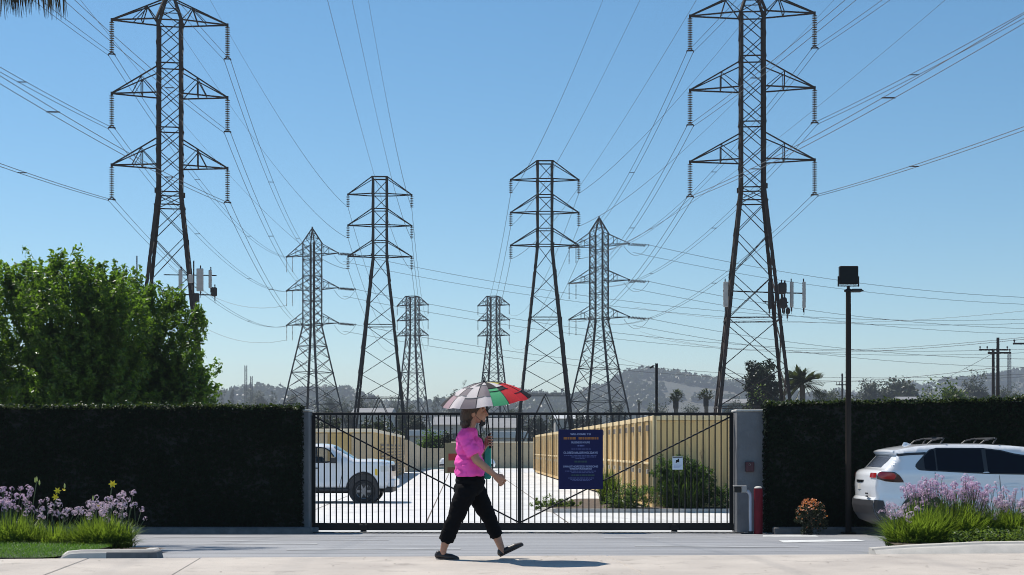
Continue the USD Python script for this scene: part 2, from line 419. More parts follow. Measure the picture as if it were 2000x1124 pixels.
M['old_line'] = mat('nearly_worn_off_line', (0.36, 0.36, 0.36), 0.8, (0.22, 0.22, 0.225), scale=7, lo=0.4, hi=0.55, stretch=(.3, 1, 1))
for q in ([(300, 1049), (880, 1046), (880, 1044.7), (300, 1047.3)], [(420, 1056), (760, 1054), (760, 1052.6), (420, 1054.4)], [(330, 1063), (620, 1061.5), (620, 1059.6), (330, 1061.2)],
          [(560, 1073), (900, 1071), (900, 1068.5), (560, 1070.5)], [(1180, 1050), (1420, 1049.5), (1420, 1048), (1180, 1048.5)], [(1240, 1066), (1560, 1068), (1560, 1066), (1240, 1064)]):
    P = np.array([on_ground(*p) for p in q]); P[:, 2] = gz(P[:, 1]) - 0.015 + 0.004
    setting('worn_marking', (P, np.array([[0, 1, 2, 3]])), M['old_line'])

# planting ground on both sides of the drive
Lb = Polygon([(-9.5, edge(-9.5) + 0.05), (-4.25, edge(-4.25) + 0.45), (-4.05, edge(-4.0) + 0.8), (-4.05, 16.9), (-4.6, 17.3), (-14, 17.3), (-14, 15.0)])


def sheet(poly, z, ds=0.5):
    x0, y0, x1, y1 = poly.bounds
    b = np.array([poly.exterior.interpolate(t).coords[0] for t in np.arange(0, poly.length, ds)])
    g = np.array([(x, y) for x in np.arange(x0, x1, ds) for y in np.arange(y0, y1, ds) if poly.buffer(-ds * 0.4).contains(Point(x, y))]).reshape(-1, 2)
    P = np.vstack([b, g]); t = Delaunay(P).simplices
    c = P[t].mean(1)
    keep = shapely.contains_xy(poly, c[:, 0], c[:, 1])
    t = t[keep]
    e1, e2 = P[t[:, 1]] - P[t[:, 0]], P[t[:, 2]] - P[t[:, 0]]
    a = e1[:, 0] * e2[:, 1] - e1[:, 1] * e2[:, 0]
    t[a < 0] = t[a < 0][:, ::-1]
    return np.column_stack([P, z(P[:, 0], P[:, 1])]), t


setting('flower_bed', sheet(Lb, lambda x, y: gz(y) + 0.03), M['soil'])
Rb = Polygon([(4.25, edge(4.3) + 0.55), (6.0, edge(6.0) + 0.45), (14, edge(14) + 0.5), (14, 19.5), (8, 19.0), (5.2, 17.8), (4.3, 16.6)])
setting('flower_bed', sheet(Rb, lambda x, y: 0.06 + 0 * x), M['soil'])


def kerb(name, pts, w, h0, h1, mat_, label, slope=0.04, face=None, start=0):
    """A kerb swept along pts (x, y): bottom h0 below ground, top at h1(t)."""
    P = np.asarray(pts, float); n = len(P)
    T = np.gradient(P, axis=0); T /= np.linalg.norm(T, axis=1, keepdims=True)
    N = np.stack([-T[:, 1], T[:, 0]], 1)
    t = np.linspace(0, 1, n); h = np.array([h1(q) for q in t])
    r = 0.02
    sec = [(0, None), (slope * 0.6, 'm'), (slope, 'r'), (slope + r, 't'), (w, 't'), (w, None)]
    rows = []
    for off, kd in sec:
        z = {None: np.full(n, h0), 'm': h * 0.6, 'r': h - r, 't': h}[kd] if kd else np.full(n, h0)
        z = np.maximum(z, h0)
        rows.append(np.column_stack([P + N * off, z]))
    V = np.stack(rows, 1).reshape(-1, 3); m = len(sec)
    f, fc = [], []
    for i in range(n - 1):
        for j in range(m - 1):
            a = i * m + j
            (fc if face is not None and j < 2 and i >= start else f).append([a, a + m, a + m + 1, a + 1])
    for i in (0, n - 1):
        a = i * m
        f += [[a, a + 1, a + 2, a + 3], [a, a + 3, a + 4, a + 5]]
    setting(name, (V, np.array(f)[:, ::-1]), mat_, smooth=30)
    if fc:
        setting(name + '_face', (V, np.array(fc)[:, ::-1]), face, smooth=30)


lk = [(-4.62, edge(-4.62) - .01), (-4.55, edge(-4.55) + .03), (-4.45, edge(-4.45) + .06), (-4.2, edge(-4.2) + .08), (-3.9, edge(-3.9) + .08), (-3.76, edge(-3.76) + .10), (-3.69, edge(-3.69) + .18), (-3.69, edge(-3.69) + .42)]
kerb('left_kerb', lk, 0.15, -0.06, lambda q: 0.075 * min(1, q * 6), M['kerb'], '', face=M['kerb_dark'], start=3)  # front face coloured darker than the top to carry its shade
rk = [(3.95, edge(3.9) + 0.14), (4.4, edge(4.4) + 0.10), (5.2, edge(5.2) + 0.08), (6.5, edge(6.5) + 0.08), (9, edge(9) + 0.08), (13, edge(13) + 0.08)]
kerb('right_kerb', rk, 0.42, -0.06, lambda q: 0.03 + 0.075 * min(1, q * 2.2), M['kerb'], '', slope=0.25)
setting('hedge_kerb', cbox(-16, -3.98, 28.2, 28.45, -0.66, -0.44, 0.02), M['kerb_dark'])  # shade at the hedge foot is put into the darker concrete colour
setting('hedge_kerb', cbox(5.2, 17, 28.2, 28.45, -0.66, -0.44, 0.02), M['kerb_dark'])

# ------------------------------------------------------------------ far terrain


def ridge_mesh(profile, D, depth, seed, back=1.0):
    """A hill whose skyline passes through the (px, py) pairs at distance D: a real height field rising from the plain."""
    pr = np.array(profile, float)
    xs = np.linspace((pr[0, 0] - CX) / F * D, (pr[-1, 0] - CX) / F * D, 160)
    px = xs / D * F + CX
    top = CAMZ + (HY - np.interp(px, pr[:, 0], pr[:, 1])) / F * D
    ys = np.linspace(D - depth, D + depth * back, 40)

    def zf(x, y):
        t = np.interp(x, xs, top)
        w = np.where(y < D, np.clip((y - D + depth) / depth, 0, 1), np.clip((D + depth * back - y) / (depth * back), 0, 1))
        w = np.sin(w * np.pi / 2) ** 1.3
        n = meshkit.fbm(np.stack([x / 90, y / 90, 0 * x + seed], -1), 4, seed) - 0.5
        return -2 + (t + 2) * w * (1 + 0.25 * n * (1 - w)) + n * 5 * (1 - w ** 4)
    return grid(xs, ys, zf), zf, xs, (D, depth)


def hill(name, profile, D, depth, seed, ntuft, size):
    m, zf, xs, _ = ridge_mesh(profile, D, depth, seed)
    setting(name, m, M['hill'], smooth=True)
    x = rng.uniform(xs[0], xs[-1], ntuft); y = D - depth * np.concatenate([rng.uniform(0, 0.04, ntuft // 3), rng.uniform(0, 0.9, ntuft - ntuft // 3)])
    keep = meshkit.fbm(np.stack([x / 130, y / 130, 0 * x], -1), 3, seed + 4) > 0.47
    x, y = x[keep], y[keep]
    z = zf(x, y)
    h = size * rng.uniform(0.35, 1.3, len(x)) * (0.6 + 0.8 * meshkit.noise(np.stack([x / 40, y / 40, 0 * x], -1), seed + 9))
    c = np.repeat(np.column_stack([x, y, z]), 22, 0); hh = np.repeat(h, 22)
    d = unit(rng.normal(size=c.shape)) * rng.uniform(0.3, 1, (len(c), 1))
    c = c + d * np.column_stack([hh * 0.62, hh * 0.62, hh * 0.5]) + np.column_stack([0 * hh, 0 * hh, hh * 0.45])
    return leaves(c, size * 0.5, 0.4, 0.8)


tufts = [hill('hill', [(1080, 790), (1150, 778), (1200, 765), (1222, 745), (1265, 741), (1300, 744), (1350, 752), (1400, 756), (1450, 762), (1520, 768), (1600, 776), (1700, 785)], 2050, 560, 1, 3400, 12),
         hill('hill', [(1500, 790), (1600, 772), (1700, 765), (1780, 762), (1860, 756), (1930, 748), (1985, 738), (2050, 735), (2150, 742), (2300, 760)], 2300, 560, 2, 2400, 13),
         hill('hill', [(250, 800), (380, 792), (430, 786), (480, 778), (520, 774), (560, 776), (620, 778), (690, 780), (760, 784), (860, 786), (960, 780), (1040, 782), (1120, 786), (1200, 792)], 1850, 480, 3, 3200, 12)]
setting('hill_scrub', cat_(tufts), M['far_green'], kind='stuff', label='dark scrub and trees covering the far hazy hills', cat='scrub')
# ------------------------------------------------------------------ pylons
def insulator(n, L, r, core=0.02):
    prof = [(0.0, 0.0), (core, 0.0)]
    for i in range(n):
        z = -L * (i + 0.5) / n; d = L / n * 0.30
        prof += [(core, z + d), (r, z - d * 0.2), (r * 0.9, z - d * 0.6), (core, z - d)]
    prof += [(core, -L), (0.0, -L)]
    return lathe(prof[::-1], 9)


def body_half(z, keys):
    return np.interp(z, [k[0] for k in keys], [k[1] for k in keys])


def pylon(name, label, D, px, cfg, mat_, rot=0.0, group='lattice pylons of the power corridor'):
    """A square lattice tower. cfg: keys [(z, half width)], panel heights, arms [(z, z_top, span)], peak z or None; returns its path and the wire points in world space."""
    X = (px - CX) / F * D
    base = np.array([X, D, -0.62])
    t = thing(name, label, 'pylon', base, rot, group)
    keys, zs = cfg['keys'], cfg['panels']
    ztop = cfg['ztop']
    corners = [(-1, -1), (1, -1), (1, 1), (-1, 1)]
    P = lambda z, c: np.array([c[0] * body_half(z, keys), c[1] * body_half(z, keys), z])
    kz = [k[0] for k in keys if k[0] <= ztop]
    lw, bw = cfg['leg'], cfg['brace']
    for c in corners:
        segs = []
        for a, b in zip(kz[:-1], kz[1:]):
            w = lw * (1.15 if a < keys[1][0] - 0.1 else 1.0)
            segs.append(angle_bar(P(a, c), P(b, c), w, 0.03, c))
            segs.append(strut(P(a, c) * [0.995, 0.995, 1] - [0, 0, .12], P(a, c) * [0.995, 0.995, 1] + [0, 0, .25], lw * 1.05))
        part(t, 'leg', cat_(segs), mat_)
        part(t, 'footing', move(lathe([(0, 0.35), (0.38, 0.35), (0.42, 0.3), (0.42, -0.2)], 10), P(0, c)), M['kerb'])
    small = cfg.get('small', False)
    for f in range(4):
        c0, c1 = corners[f], corners[(f + 1) % 4]
        inw = 0.985
        joined = []
        for i, (a, b) in enumerate(zip(zs[:-1], zs[1:])):
            ms = []
            style = cfg['style'](a)
            if style == 'X':
                ms = [strut(P(a, c0) * [inw, inw, 1], P(b, c1) * [inw, inw, 1], bw, bw * 0.5), strut(P(a, c1) * [.97, .97, 1], P(b, c0) * [.97, .97, 1], bw, bw * 0.5)]
            elif style == 'Z':
                flip = (i + (f in (2, 3))) % 2 if cfg.get('zflip', True) else 0
                ms = [strut(P(a, c0), P(b, c1), bw, bw * 0.6)] if flip else [strut(P(a, c1), P(b, c0), bw, bw * 0.6)]
            elif style == 'V':                         # splayed foot: an inverted V with sub-braces
                mid = (P(b, c0) + P(b, c1)) / 2
                ms = [strut(P(a, c0), mid, bw, bw * 0.6), strut(P(a, c1), mid, bw, bw * 0.6)]
                for c in (c0, c1):
                    q = (P(a, c) + mid) / 2
                    ms.append(strut(q, (P((a + b) / 2 + 0.3, c)), bw * 0.8, bw * 0.4))
            if small:
                joined += ms
            else:
                for m_ in ms:
                    part(t, 'brace', m_, mat_)
            if b in cfg['belts'] or (i == 0 and False):
                m_ = strut(P(b, c0), P(b, c1), bw * 1.15, bw * 0.8)
                if small:
                    joined.append(m_)
                else:
                    part(t, 'belt', m_, mat_)
        if small:
            part(t, 'brace', cat_(joined), mat_, kind='stuff')
    # crossarms: two bottom chords, two top chords meeting at the tip, with web members
    pts = {}
    for lvl, (z, zt, span) in enumerate(cfg['arms']):
        for s in (-1, 1):
            hw = body_half(z, keys); ht = body_half(zt, keys)
            tip = np.array([s * span, 0, z])
            ms = []
            for yy in (-1, 1):
                b0 = np.array([s * hw, yy * hw, z]); t0 = np.array([s * ht, yy * ht, zt])
                ms += [strut(b0, tip + [0, yy * 0.05, 0], bw * 1.3, bw * 0.9), strut(t0, tip + [0, yy * 0.05, 0.03], bw * 1.1, bw * 0.8)]
                fr = cfg['web']
                if fr:
                    bm = b0 + (tip - b0) * fr; tm = t0 + (tip - t0) * fr
                    ms += [strut(bm, tm, bw * 0.7, bw * 0.5), strut(tm, b0, bw * 0.8, bw * 0.5)]
                    if cfg.get('web2'):
                        ms.append(strut(tm, b0 + (tip - b0) * (fr * 1.6), bw * 0.7, bw * 0.5))
            if cfg['web']:
                fr = cfg['web']
                for q in (fr, 0.0):
                    a_ = np.array([s * (hw + (span - hw) * q), -hw * (1 - q), z]); b_ = a_ * [1, -1, 1]
                    ms.append(strut(a_, b_, bw * 0.7, bw * 0.5))
            ms.append(strut(tip - [0, 0, 0.12], tip + [0, 0, 0.12], bw * 1.6))
            a_path = part(t, 'crossarm', cat_(ms), mat_)
            L = cfg['ins']
            kind = cfg['hang'](s)
            if kind == 'one':
                m_ = move(insulator(cfg['discs'], L, cfg['dr']), tip - [0, 0, 0.1])
                part(t, 'insulator', m_, M['insul'], smooth=40)
                e = tip - [0, 0, L + 0.1]
                if cfg['twin']:
                    yoke = cat_([strut(e - [0.26, 0, 0.1], e + [0.26, 0, -0.1], 0.07, 0.09), strut(e + [0, 0, 0.05], e - [0.26, 0, 0.1], 0.05), strut(e + [0, 0, 0.05], e + [0.26, 0, -0.1], 0.05),
                                 strut(e - [0.26, 0, 0.1], e - [0.26, 0, 0.25], 0.06), strut(e + [0.26, 0, -0.1], e + [0.26, 0, -0.25], 0.06)])
                    part(t, 'yoke', yoke, mat_)
                    e = e - [0, 0, 0.2]
                pts[(lvl, s)] = e
            elif kind == 'pair':
                for q, dx in enumerate((0.0, -s * 1.25)):
                    hx = tip + [dx * 1.0, 0, -0.05]
                    part(t, 'insulator', move(insulator(cfg['discs'], L, cfg['dr'] * 0.7), hx), M['insul'], smooth=40)
                pts[(lvl, s)] = tip + [0, 0, -0.1]
            elif kind == 'strain':
                d = np.array(cfg['strain'], float); d /= np.linalg.norm(d)
                v, f_ = insulator(cfg['discs'], L * 1.15, cfg['dr'])
                # lay the string along d
                zax = -d; xax = np.cross([0, 1.0, 0], zax); xax /= np.linalg.norm(xax); yax = np.cross(zax, xax)
                v2 = v @ np.array([xax, yax, zax])
                part(t, 'insulator', (v2 + tip + d * 0.3, f_), M['insul'], smooth=40)
                part(t, 'insulator', (v2 + tip + d * 0.3 + [-1.0, 0.9, 0], f_), M['insul'], smooth=40)
                pts[(lvl, s)] = tip + d * (0.3 + L * 1.15)
                # the slack jumper loop under the arm
                q = np.linspace(0, 1, 12)[:, None]
                a_, b_ = pts[(lvl, s)], tip + [-1.2, 0.5, -0.3]
                loop = a_ * (1 - q) + b_ * q - np.array([0, 0, 1.6]) * (4 * q * (1 - q))
                part(t, 'jumper', tube(loop, 0.03, 4), M['wire'])
    if cfg.get('peak'):
        zp = cfg['peak']
        apex = np.array([0, 0, zp]); ms = []
        for c in corners:
            ms.append(strut(P(ztop, c), apex + np.array([c[0], c[1], 0]) * 0.07, lw * 0.75))
        for q in cfg.get('peak_belts', (0.35, 0.7)):
            for f in range(4):
                a_ = P(ztop, corners[f]) * (1 - q) + apex * q; b_ = P(ztop, corners[(f + 1) % 4]) * (1 - q) + apex * q
                ms.append(strut(a_, b_, bw * 0.8, bw * 0.5))
                c_ = P(ztop, corners[f]) * (1.0) if q < 0.5 else P(ztop, corners[f]) * .65 + apex * .35
                ms.append(strut(c_, b_, bw * 0.8, bw * 0.5))
        ms.append(strut(apex - [0, 0, 0.2], apex + [0, 0, 0.35], 0.2))
        part(t, 'peak', cat_(ms), mat_)
        pts['peak'] = apex
    else:
        ms = []
        for f in range(4):
            ms.append(strut(P(ztop, corners[f]), P(ztop, corners[(f + 1) % 4]), bw * 1.2))
        part(t, 'top_frame', cat_(ms), mat_)
    a = math.radians(rot); R = np.array([[math.cos(a), -math.sin(a), 0], [math.sin(a), math.cos(a), 0], [0, 0, 1]])
    return t, {k_: base + R @ v for k_, v in pts.items()}


def panels(breaks):
    out = []
    for (a, b, n) in breaks:
        out += list(np.linspace(a, b, n + 1)[:-1])
    return out + [breaks[-1][1]]


# near pair (measured at 25 pixels to the metre)
near_p = [0, 4.9, 7.9, 11.6, 15.0, 18.2, 20.6] + list(np.linspace(21.6, 34.9, 9))
near = dict(keys=[(0, 3.25), (21.6, 0.97), (34.95, 0.95), (40, 0.95)], ztop=34.95, panels=near_p, leg=0.225, brace=0.102, style=lambda a: 'V' if a < 0.1 else 'X',
            belts=[near_p[1], near_p[3], near_p[6], near_p[7], near_p[10], near_p[13], near_p[15]],
            arms=[(34.95, 36.7, 4.4), (29.25, 31.25, 4.4), (23.7, 25.7, 4.4)], web=0.34, web2=True, ins=2.45, discs=14, dr=0.20, twin=True, hang=lambda s: 'one', peak=37.6)
# the upper top chords start on the peak, so let the body half width stand in for the peak's there
near['keys'] = [(0, 3.25), (21.6, 0.97), (34.95, 0.95), (36.7, 0.35), (40, 0.2)]
near_r = dict(near, arms=[(34.95, 36.9, 4.72), (29.25, 31.2, 4.72), (23.75, 25.7, 4.72)], web=0.38, web2=False)
D_NL, D_NR = 111.0, 109.0
NL, nl = pylon('lattice_pylon', 'rust brown lattice pylon rising behind the big leafy tree with long insulator strings', D_NL, 332, near, M['rust'], rot=9.0)
NR, nr = pylon('lattice_pylon', 'rust brown lattice pylon beside the lamp post, cell antennas clustered on its right legs', D_NR, 1469, near_r, M['rust'], rot=-4.6)
# middle pair: flat-topped
s_ = 15.5
mid_p = [0, 8.1, 12.2, 15.3, 17.2] + list(np.linspace(20.2, 26.0, 3)) + [26.0 + 1.95, 29.8, 31.8, 33.7, 35.7]
mid_p = sorted(set(np.round(mid_p, 2)))
mid_p = [0, 8.1, 11.1, 14.2, 17.2, 19.9, 22.9, 25.9, 27.8, 29.8, 31.8, 33.7, 35.8]
mid = dict(keys=[(0, 3.75), (25.9, 0.97), (35.8, 0.97)], ztop=35.8, panels=mid_p, leg=0.25, brace=0.125, style=lambda a: 'V' if a < 0.1 else 'Z', zflip=False,
           belts=[8.1, 17.2, 25.9, 27.8, 29.8, 31.8, 33.7], arms=[(33.7, 35.8, 4.0), (29.8, 31.8, 4.0), (25.9, 27.8, 4.0)], web=0, ins=1.5, discs=7, dr=0.24, twin=False, hang=lambda s: 'one', peak=None)
D_ML, D_MR = F / 15.5, F / 16.4
ML, ml = pylon('lattice_pylon', 'flat-topped dark pylon left of the striding woman, next to the peaked pylon', D_ML, 742, mid, M['steel'], rot=3.0)
midr_p = [z * 0.993 for z in mid_p]
MR, mr = pylon('lattice_pylon', 'flat-topped dark pylon standing right above the umbrella tip', D_MR, 1064, dict(mid, arms=[(33.7, 35.8, 4.05), (29.8, 31.8, 4.05), (25.9, 27.8, 4.05)]), M['steel'], rot=0.5)
# rear pair: peaked, turned to the line that leaves to the right
s_ = 11.35
rear_p = [0, 3.2, 6.4, 9.4, 12.2, 14.8, 17.2, 19.3, 21.2, 22.9] + list(np.linspace(22.9, 37.0, 11)[1:])
rear = dict(keys=[(0, 5.2), (22.9, 1.24), (37.0, 1.24)], ztop=37.0, panels=rear_p, leg=0.26, brace=0.12, style=lambda a: 'X', small=False,
            belts=[rear_p[i] for i in (1, 3, 5, 7, 9, 12, 15, 17)], arms=[(35.0, 37.0, 5.4), (29.1, 31.0, 5.4), (23.1, 25.0, 5.4)], web=0.4, web2=False,
            ins=2.6, discs=12, dr=0.17, twin=False, hang=lambda s: 'pair' if s < 0 else 'strain', strain=(1.0, 0.12, -0.12), peak=39.5)
D_BL, D_BR = F / 11.35, F / 11.9
BL, bl = pylon('lattice_pylon', 'peaked lattice pylon rising over the end of the left hedge by the gate pillar', D_BL, 610, rear, M['galv'], rot=-27.0)
BR, br = pylon('lattice_pylon', 'peaked lattice pylon between the umbrella and the slim camera pole', D_BR, 1170, rear, M['galv'], rot=-27.0)
# far pair
far_p = [0, 5, 10, 14.5, 18.5, 22, 25, 28, 31.9, 34, 36, 38, 40, 42.3]
far = dict(keys=[(0, 4.3), (31.9, 1.45), (42.3, 1.45)], ztop=42.3, panels=far_p, leg=0.36, brace=0.18, style=lambda a: 'X', small=True, belts=[10, 22, 31.9, 36, 40],
           arms=[(40.0, 42.3, 4.5), (36.0, 38.0, 4.5), (31.9, 34.0, 4.5)], web=0.4, web2=False, ins=2.4, discs=8, dr=0.2, twin=False, hang=lambda s: 'one', peak=None)
D_F = F / 7.3
FL, fl = pylon('lattice_pylon', 'small distant pylon directly behind the flat-topped pylon left of the woman', D_F, 806, far, M['galv'], rot=-20.0)
FR, fr = pylon('lattice_pylon', 'small distant pylon straight above the open umbrella', D_F, 964, far, M['galv'], rot=-20.0)


# cell antennas on the near pylons: things carried by the pylon
def antenna_panel(label, D, px, py0, py1, w, d=0.16, cat='antenna', mat_='antenna', group=None):
    p0, p1 = at(px, py1, D), at(px, py0, D)
    t = thing('panel_antenna', label, cat, (p0[0], p0[1], p0[2]), 0, group)
    h = p1[2] - p0[2]
    part(t, 'radome', cbox(-w / 2, w / 2, -d, 0, 0.1, h, min(w, d) * 0.25), M[mat_])
    part(t, 'mounting_pipe', tube([(0, 0.12, -0.2), (0, 0.12, h + 0.25)], 0.045, 7), M['steel'])
    part(t, 'bracket', cat_([box(-0.05, 0.05, 0.0, 0.12, h * 0.2, h * 0.2 + 0.08), box(-0.05, 0.05, 0.0, 0.12, h * 0.8, h * 0.8 + 0.08)]), M['steel'])
    part(t, 'cable', tube([(0.02, -d / 2, 0.1), (0.03, -0.02, -0.15), (0.02, 0.1, -0.4)], 0.02, 5), M['wire'])
    return t


antenna_panel('slim pale antenna panel left of the brown pylon leg above the tree', D_NL - 3.3, 353, 527, 568, 0.28)
antenna_panel('pale antenna panel mounted against the brown pylon leg above the tree', D_NL - 3.3, 373, 537, 556, 0.36)
antenna_panel('broad pale antenna panel, widest on the pylon behind the tree', D_NL - 2.9, 391, 525, 572, 0.52)
antenna_panel('narrow blue-grey antenna panel, outermost on the pylon behind the tree', D_NL - 2.5, 411, 528, 566, 0.24)
antenna_panel('short dark equipment box hanging below the pale antennas on the pylon behind the tree', D_NL - 2.4, 419, 562, 582, 0.42, 0.3, 'equipment box', 'steel')
antenna_panel('small grey antenna low on the right leg of the pylon behind the tree', D_NL - 3.0, 397, 622, 642, 0.22)
fr1 = thing('antenna_frame', 'dark pipe frame carrying antennas on the pylon behind the tree', 'antenna frame', at(388, 576, D_NL - 2.6))
part(fr1, 'pipe', tube([(-2.6, -0.2, 0), (1.3, 0.35, 0.02)], 0.05, 7), M['steel'])
part(fr1, 'pipe', tube([(-2.6, -0.2, 1.5), (1.3, 0.35, 1.5)], 0.04, 7), M['steel'])
part(fr1, 'pipe', tube([(-0.4, 0.1, -0.8), (-0.4, 0.1, 2.6)], 0.05, 7), M['steel'])
part(fr1, 'pipe', tube([(-4.6, -0.4, 1.2), (-4.6, -0.4, 2.9)], 0.05, 7), M['steel'])
part(fr1, 'junction_box', cbox(-0.35, 0.05, -0.2, 0.1, -0.6, 0.1, 0.03), M['steel'])
antenna_panel('grey antenna panel on the left leg of the pylon beside the lamp post', D_NR - 2.6, 1417, 551, 603, 0.36)
antenna_panel('dark slim antenna in front of the right legs of the pylon beside the lamp post', D_NR - 3.3, 1503, 551, 607, 0.24, 0.16, 'antenna', 'steel')
antenna_panel('grey antenna panel inboard of the outermost one, pylon beside the lamp post', D_NR - 2.0, 1546, 551, 603, 0.27)
antenna_panel('outermost grey antenna panel on the pylon beside the lamp post', D_NR - 1.8, 1570, 551, 605, 0.25)
antenna_panel('cluttered equipment box high on the right legs of the pylon beside the lamp post', D_NR - 3.0, 1527, 553, 578, 0.62, 0.4, 'equipment box', 'steel')
antenna_panel('boxy radio unit under the cluttered equipment box on the pylon beside the lamp post', D_NR - 3.0, 1529, 582, 606, 0.5, 0.4, 'equipment box', 'steel')
antenna_panel('lowest small radio unit on the right legs of the pylon beside the lamp post', D_NR - 2.8, 1538, 602, 617, 0.3, 0.3, 'equipment box', 'steel')
fr2 = thing('antenna_frame', 'dark pipe frame carrying antennas on the pylon beside the lamp post', 'antenna frame', at(1530, 575, D_NR - 2.2))
part(fr2, 'pipe', tube([(-1.6, -0.4, 0.1), (1.75, 0.4, 0.1)], 0.05, 7), M['steel'])
part(fr2, 'pipe', tube([(-1.6, -0.4, -0.6), (0.4, 0.2, -0.6)], 0.05, 7), M['steel'])
part(fr2, 'pipe', tube([(0, -0.3, -1.5), (0.05, -0.3, 1.0)], 0.06, 7), M['steel'])
part(fr2, 'pipe', tube([(-4.6, -0.5, 0.2), (-1.6, -0.4, 0.1)], 0.05, 7), M['steel'])

# ------------------------------------------------------------------ overhead lines
def catenary(a, b, sag, n=28):
    q = np.linspace(0, 1, n)[:, None]
    return a * (1 - q) + b * q - np.array([0, 0, 1.0]) * (sag * 4 * q * (1 - q))


def power_line(label, a, b, sag, r=0.022, thin=1.0, twin=False, group=None, spacers=(), n=28, name='power_line'):
    t = thing(name, label, 'power line', a, 0, group)
    d = np.asarray(b) - np.asarray(a)
    C = catenary(np.zeros(3), d, sag, n)
    r = r * np.interp(np.linspace(0, 1, n), [0, .1, .33, 1], [1, 1, thin, thin])
    s = np.cross(d, [0, 0, 1.0]); s /= np.linalg.norm(s)
    if twin:
        for k_ in (-1, 1):
            part(t, 'wire', tube(C + s * (0.25 * k_), r, 4, False), M['wire'])
        for q in spacers:
            c = np.array(d) * q - np.array([0, 0, sag * 4 * q * (1 - q)])
            part(t, 'spacer', strut(c - s * 0.29, c + s * 0.29, 0.045, 0.055), M['insul'])
    else:
        part(t, 'wire', tube(C, r, 4, False), M['wire'])


LEV = ['top', 'middle', 'lowest']
SIDE = {-1: 'left', 1: 'right'}
along = np.array([-0.038, 1.0, 0])
for nm, pts, back, fwd in (('brown pylon behind the leafy tree', nl, bl, np.array([13.0, -290.0, 1.0])), ('brown pylon beside the lamp post', nr, br, np.array([13.0, -290.0, 1.0]))):
    for lv in range(3):
        for s in (-1, 1):
            power_line(f'twin line overhead from the {LEV[lv]} {SIDE[s]} arm of the {nm}', pts[(lv, s)], pts[(lv, s)] + fwd, 8.2, 0.021, 0.4, True, 'lines to the brown pylons', (0.08, 0.17, 0.27), 60)
            e = back[(lv, -1)] if s < 0 else back[(lv, -1)] * 0.55 + back[(lv, 1)] * 0.45 + [0, 0, -0.6]
            power_line(f'twin line back from the {LEV[lv]} {SIDE[s]} arm of the {nm}', pts[(lv, s)], e, 3.2, 0.023, 1.0, True, 'lines to the brown pylons', (0.3, 0.62))
for nm, pts, back, fwd in (('flat pylon left of the woman', ml, fl, np.array([14.5, -290.0, 2.0])), ('flat pylon above the umbrella'  , mr, fr, np.array([14.5, -290.0, 2.0]))):
    for lv in range(3):
        for s in (-1, 1):
            power_line(f'single wire overhead from the {LEV[lv]} {SIDE[s]} arm of the {nm}', pts[(lv, s)], pts[(lv, s)] + fwd, 9.0, 0.026, 0.3, False, 'lines to the flat-topped pylons', n=70)
            power_line(f'single wire back from the {LEV[lv]} {SIDE[s]} arm of the {nm}', pts[(lv, s)], back[(lv, s)], 5.0, 0.026, 1.0, False, 'lines to the flat-topped pylons')
# lines leaving to the right
for nm, pts, targets in (('peaked pylon by the slim pole', br, [(2420, 577, 2420, 590), (2420, 632, 2420, 641), (2420, 684, 2420, 702)]),
                         ('peaked pylon over the hedge end', bl, [(2420, 592, 2420, 600), (2420, 648, 2420, 654), (2420, 690, 2420, 694)])):
    for lv in range(3):
        a = pts[(lv, 1)]
        xa, ya, xb, yb = targets[lv]
        far_ = nm.endswith('end')
        power_line(f'front wire crossing rightwards from the {LEV[lv]} arm of the {nm}', a, at(xa, ya, 235 if not far_ else 250), 3.6 if not far_ else 6.5, 0.032, 1.0, False, 'lines crossing to the right', n=40)
        power_line(f'rear wire crossing rightwards from the {LEV[lv]} arm of the {nm}', a + [-2.4, 2.2, -0.9], at(xb, yb, 240 if not far_ else 255), 3.6 if not far_ else 6.5, 0.03, 1.0, False, 'lines crossing to the right', n=40)
for lv, y in enumerate((592, 668)):
    power_line(f'slack wire off the {"middle" if lv == 0 else "lowest"} left arm of the pylon over the hedge end', bl[(lv + 1, -1)] - [0, 0, 2.4], at(330, (520, 590)[lv], 262), 3.0, 0.028)
# ------------------------------------------------------------------ gate, pillars, hedges, lamp, bollard
DG = 29.3
gx0, gx1 = (610 - CX) / F * DG, (1432 - CX) / F * DG
gz1 = CAMZ + (HY - 806) / F * DG
gz0 = CAMZ + (HY - 1036) / F * DG
g = thing('sliding_gate', 'wide black iron picket gate across the drive with crossed brace rods', 'gate', (0, DG, 0))
gm = (1015 - CX) / F * DG
part(g, 'top_rail', cbox(gx0, gx1, -0.03, 0.03, gz1 - 0.055, gz1, 0.006), M['black_iron'])
part(g, 'bottom_rail', cbox(gx0, gx1, -0.045, 0.045, gz0, gz0 + 0.15, 0.008), M['black_iron'])
for x in (gx0 + 0.03, gm, gx1 - 0.04):
    part(g, 'post', cbox(x - 0.036, x + 0.036, -0.033, 0.033, gz0 + 0.15, gz1 - 0.056, 0.006), M['black_iron'])
npk = 70
for i in range(1, npk):
    x = gx0 + (gx1 - gx0) * i / npk
    if min(abs(x - q) for q in (gx0 + 0.03, gm, gx1 - 0.04)) < 0.06:
        continue
    part(g, 'picket', cbox(x - 0.0125, x + 0.0125, -0.0125, 0.0125, gz0 + 0.151, gz1 - 0.056, 0.003), M['black_iron'])
part(g, 'brace_rod', tube([(gx0 + 0.05, -0.04, gz1 - 0.09), (gm - 0.03, -0.04, gz0 + 0.17)], 0.016, 8), M['black_iron'])
part(g, 'brace_rod', tube([(gm + 0.03, -0.04, gz0 + 0.17), (gx1 - 0.06, -0.04, gz1 - 0.09)], 0.016, 8), M['black_iron'])
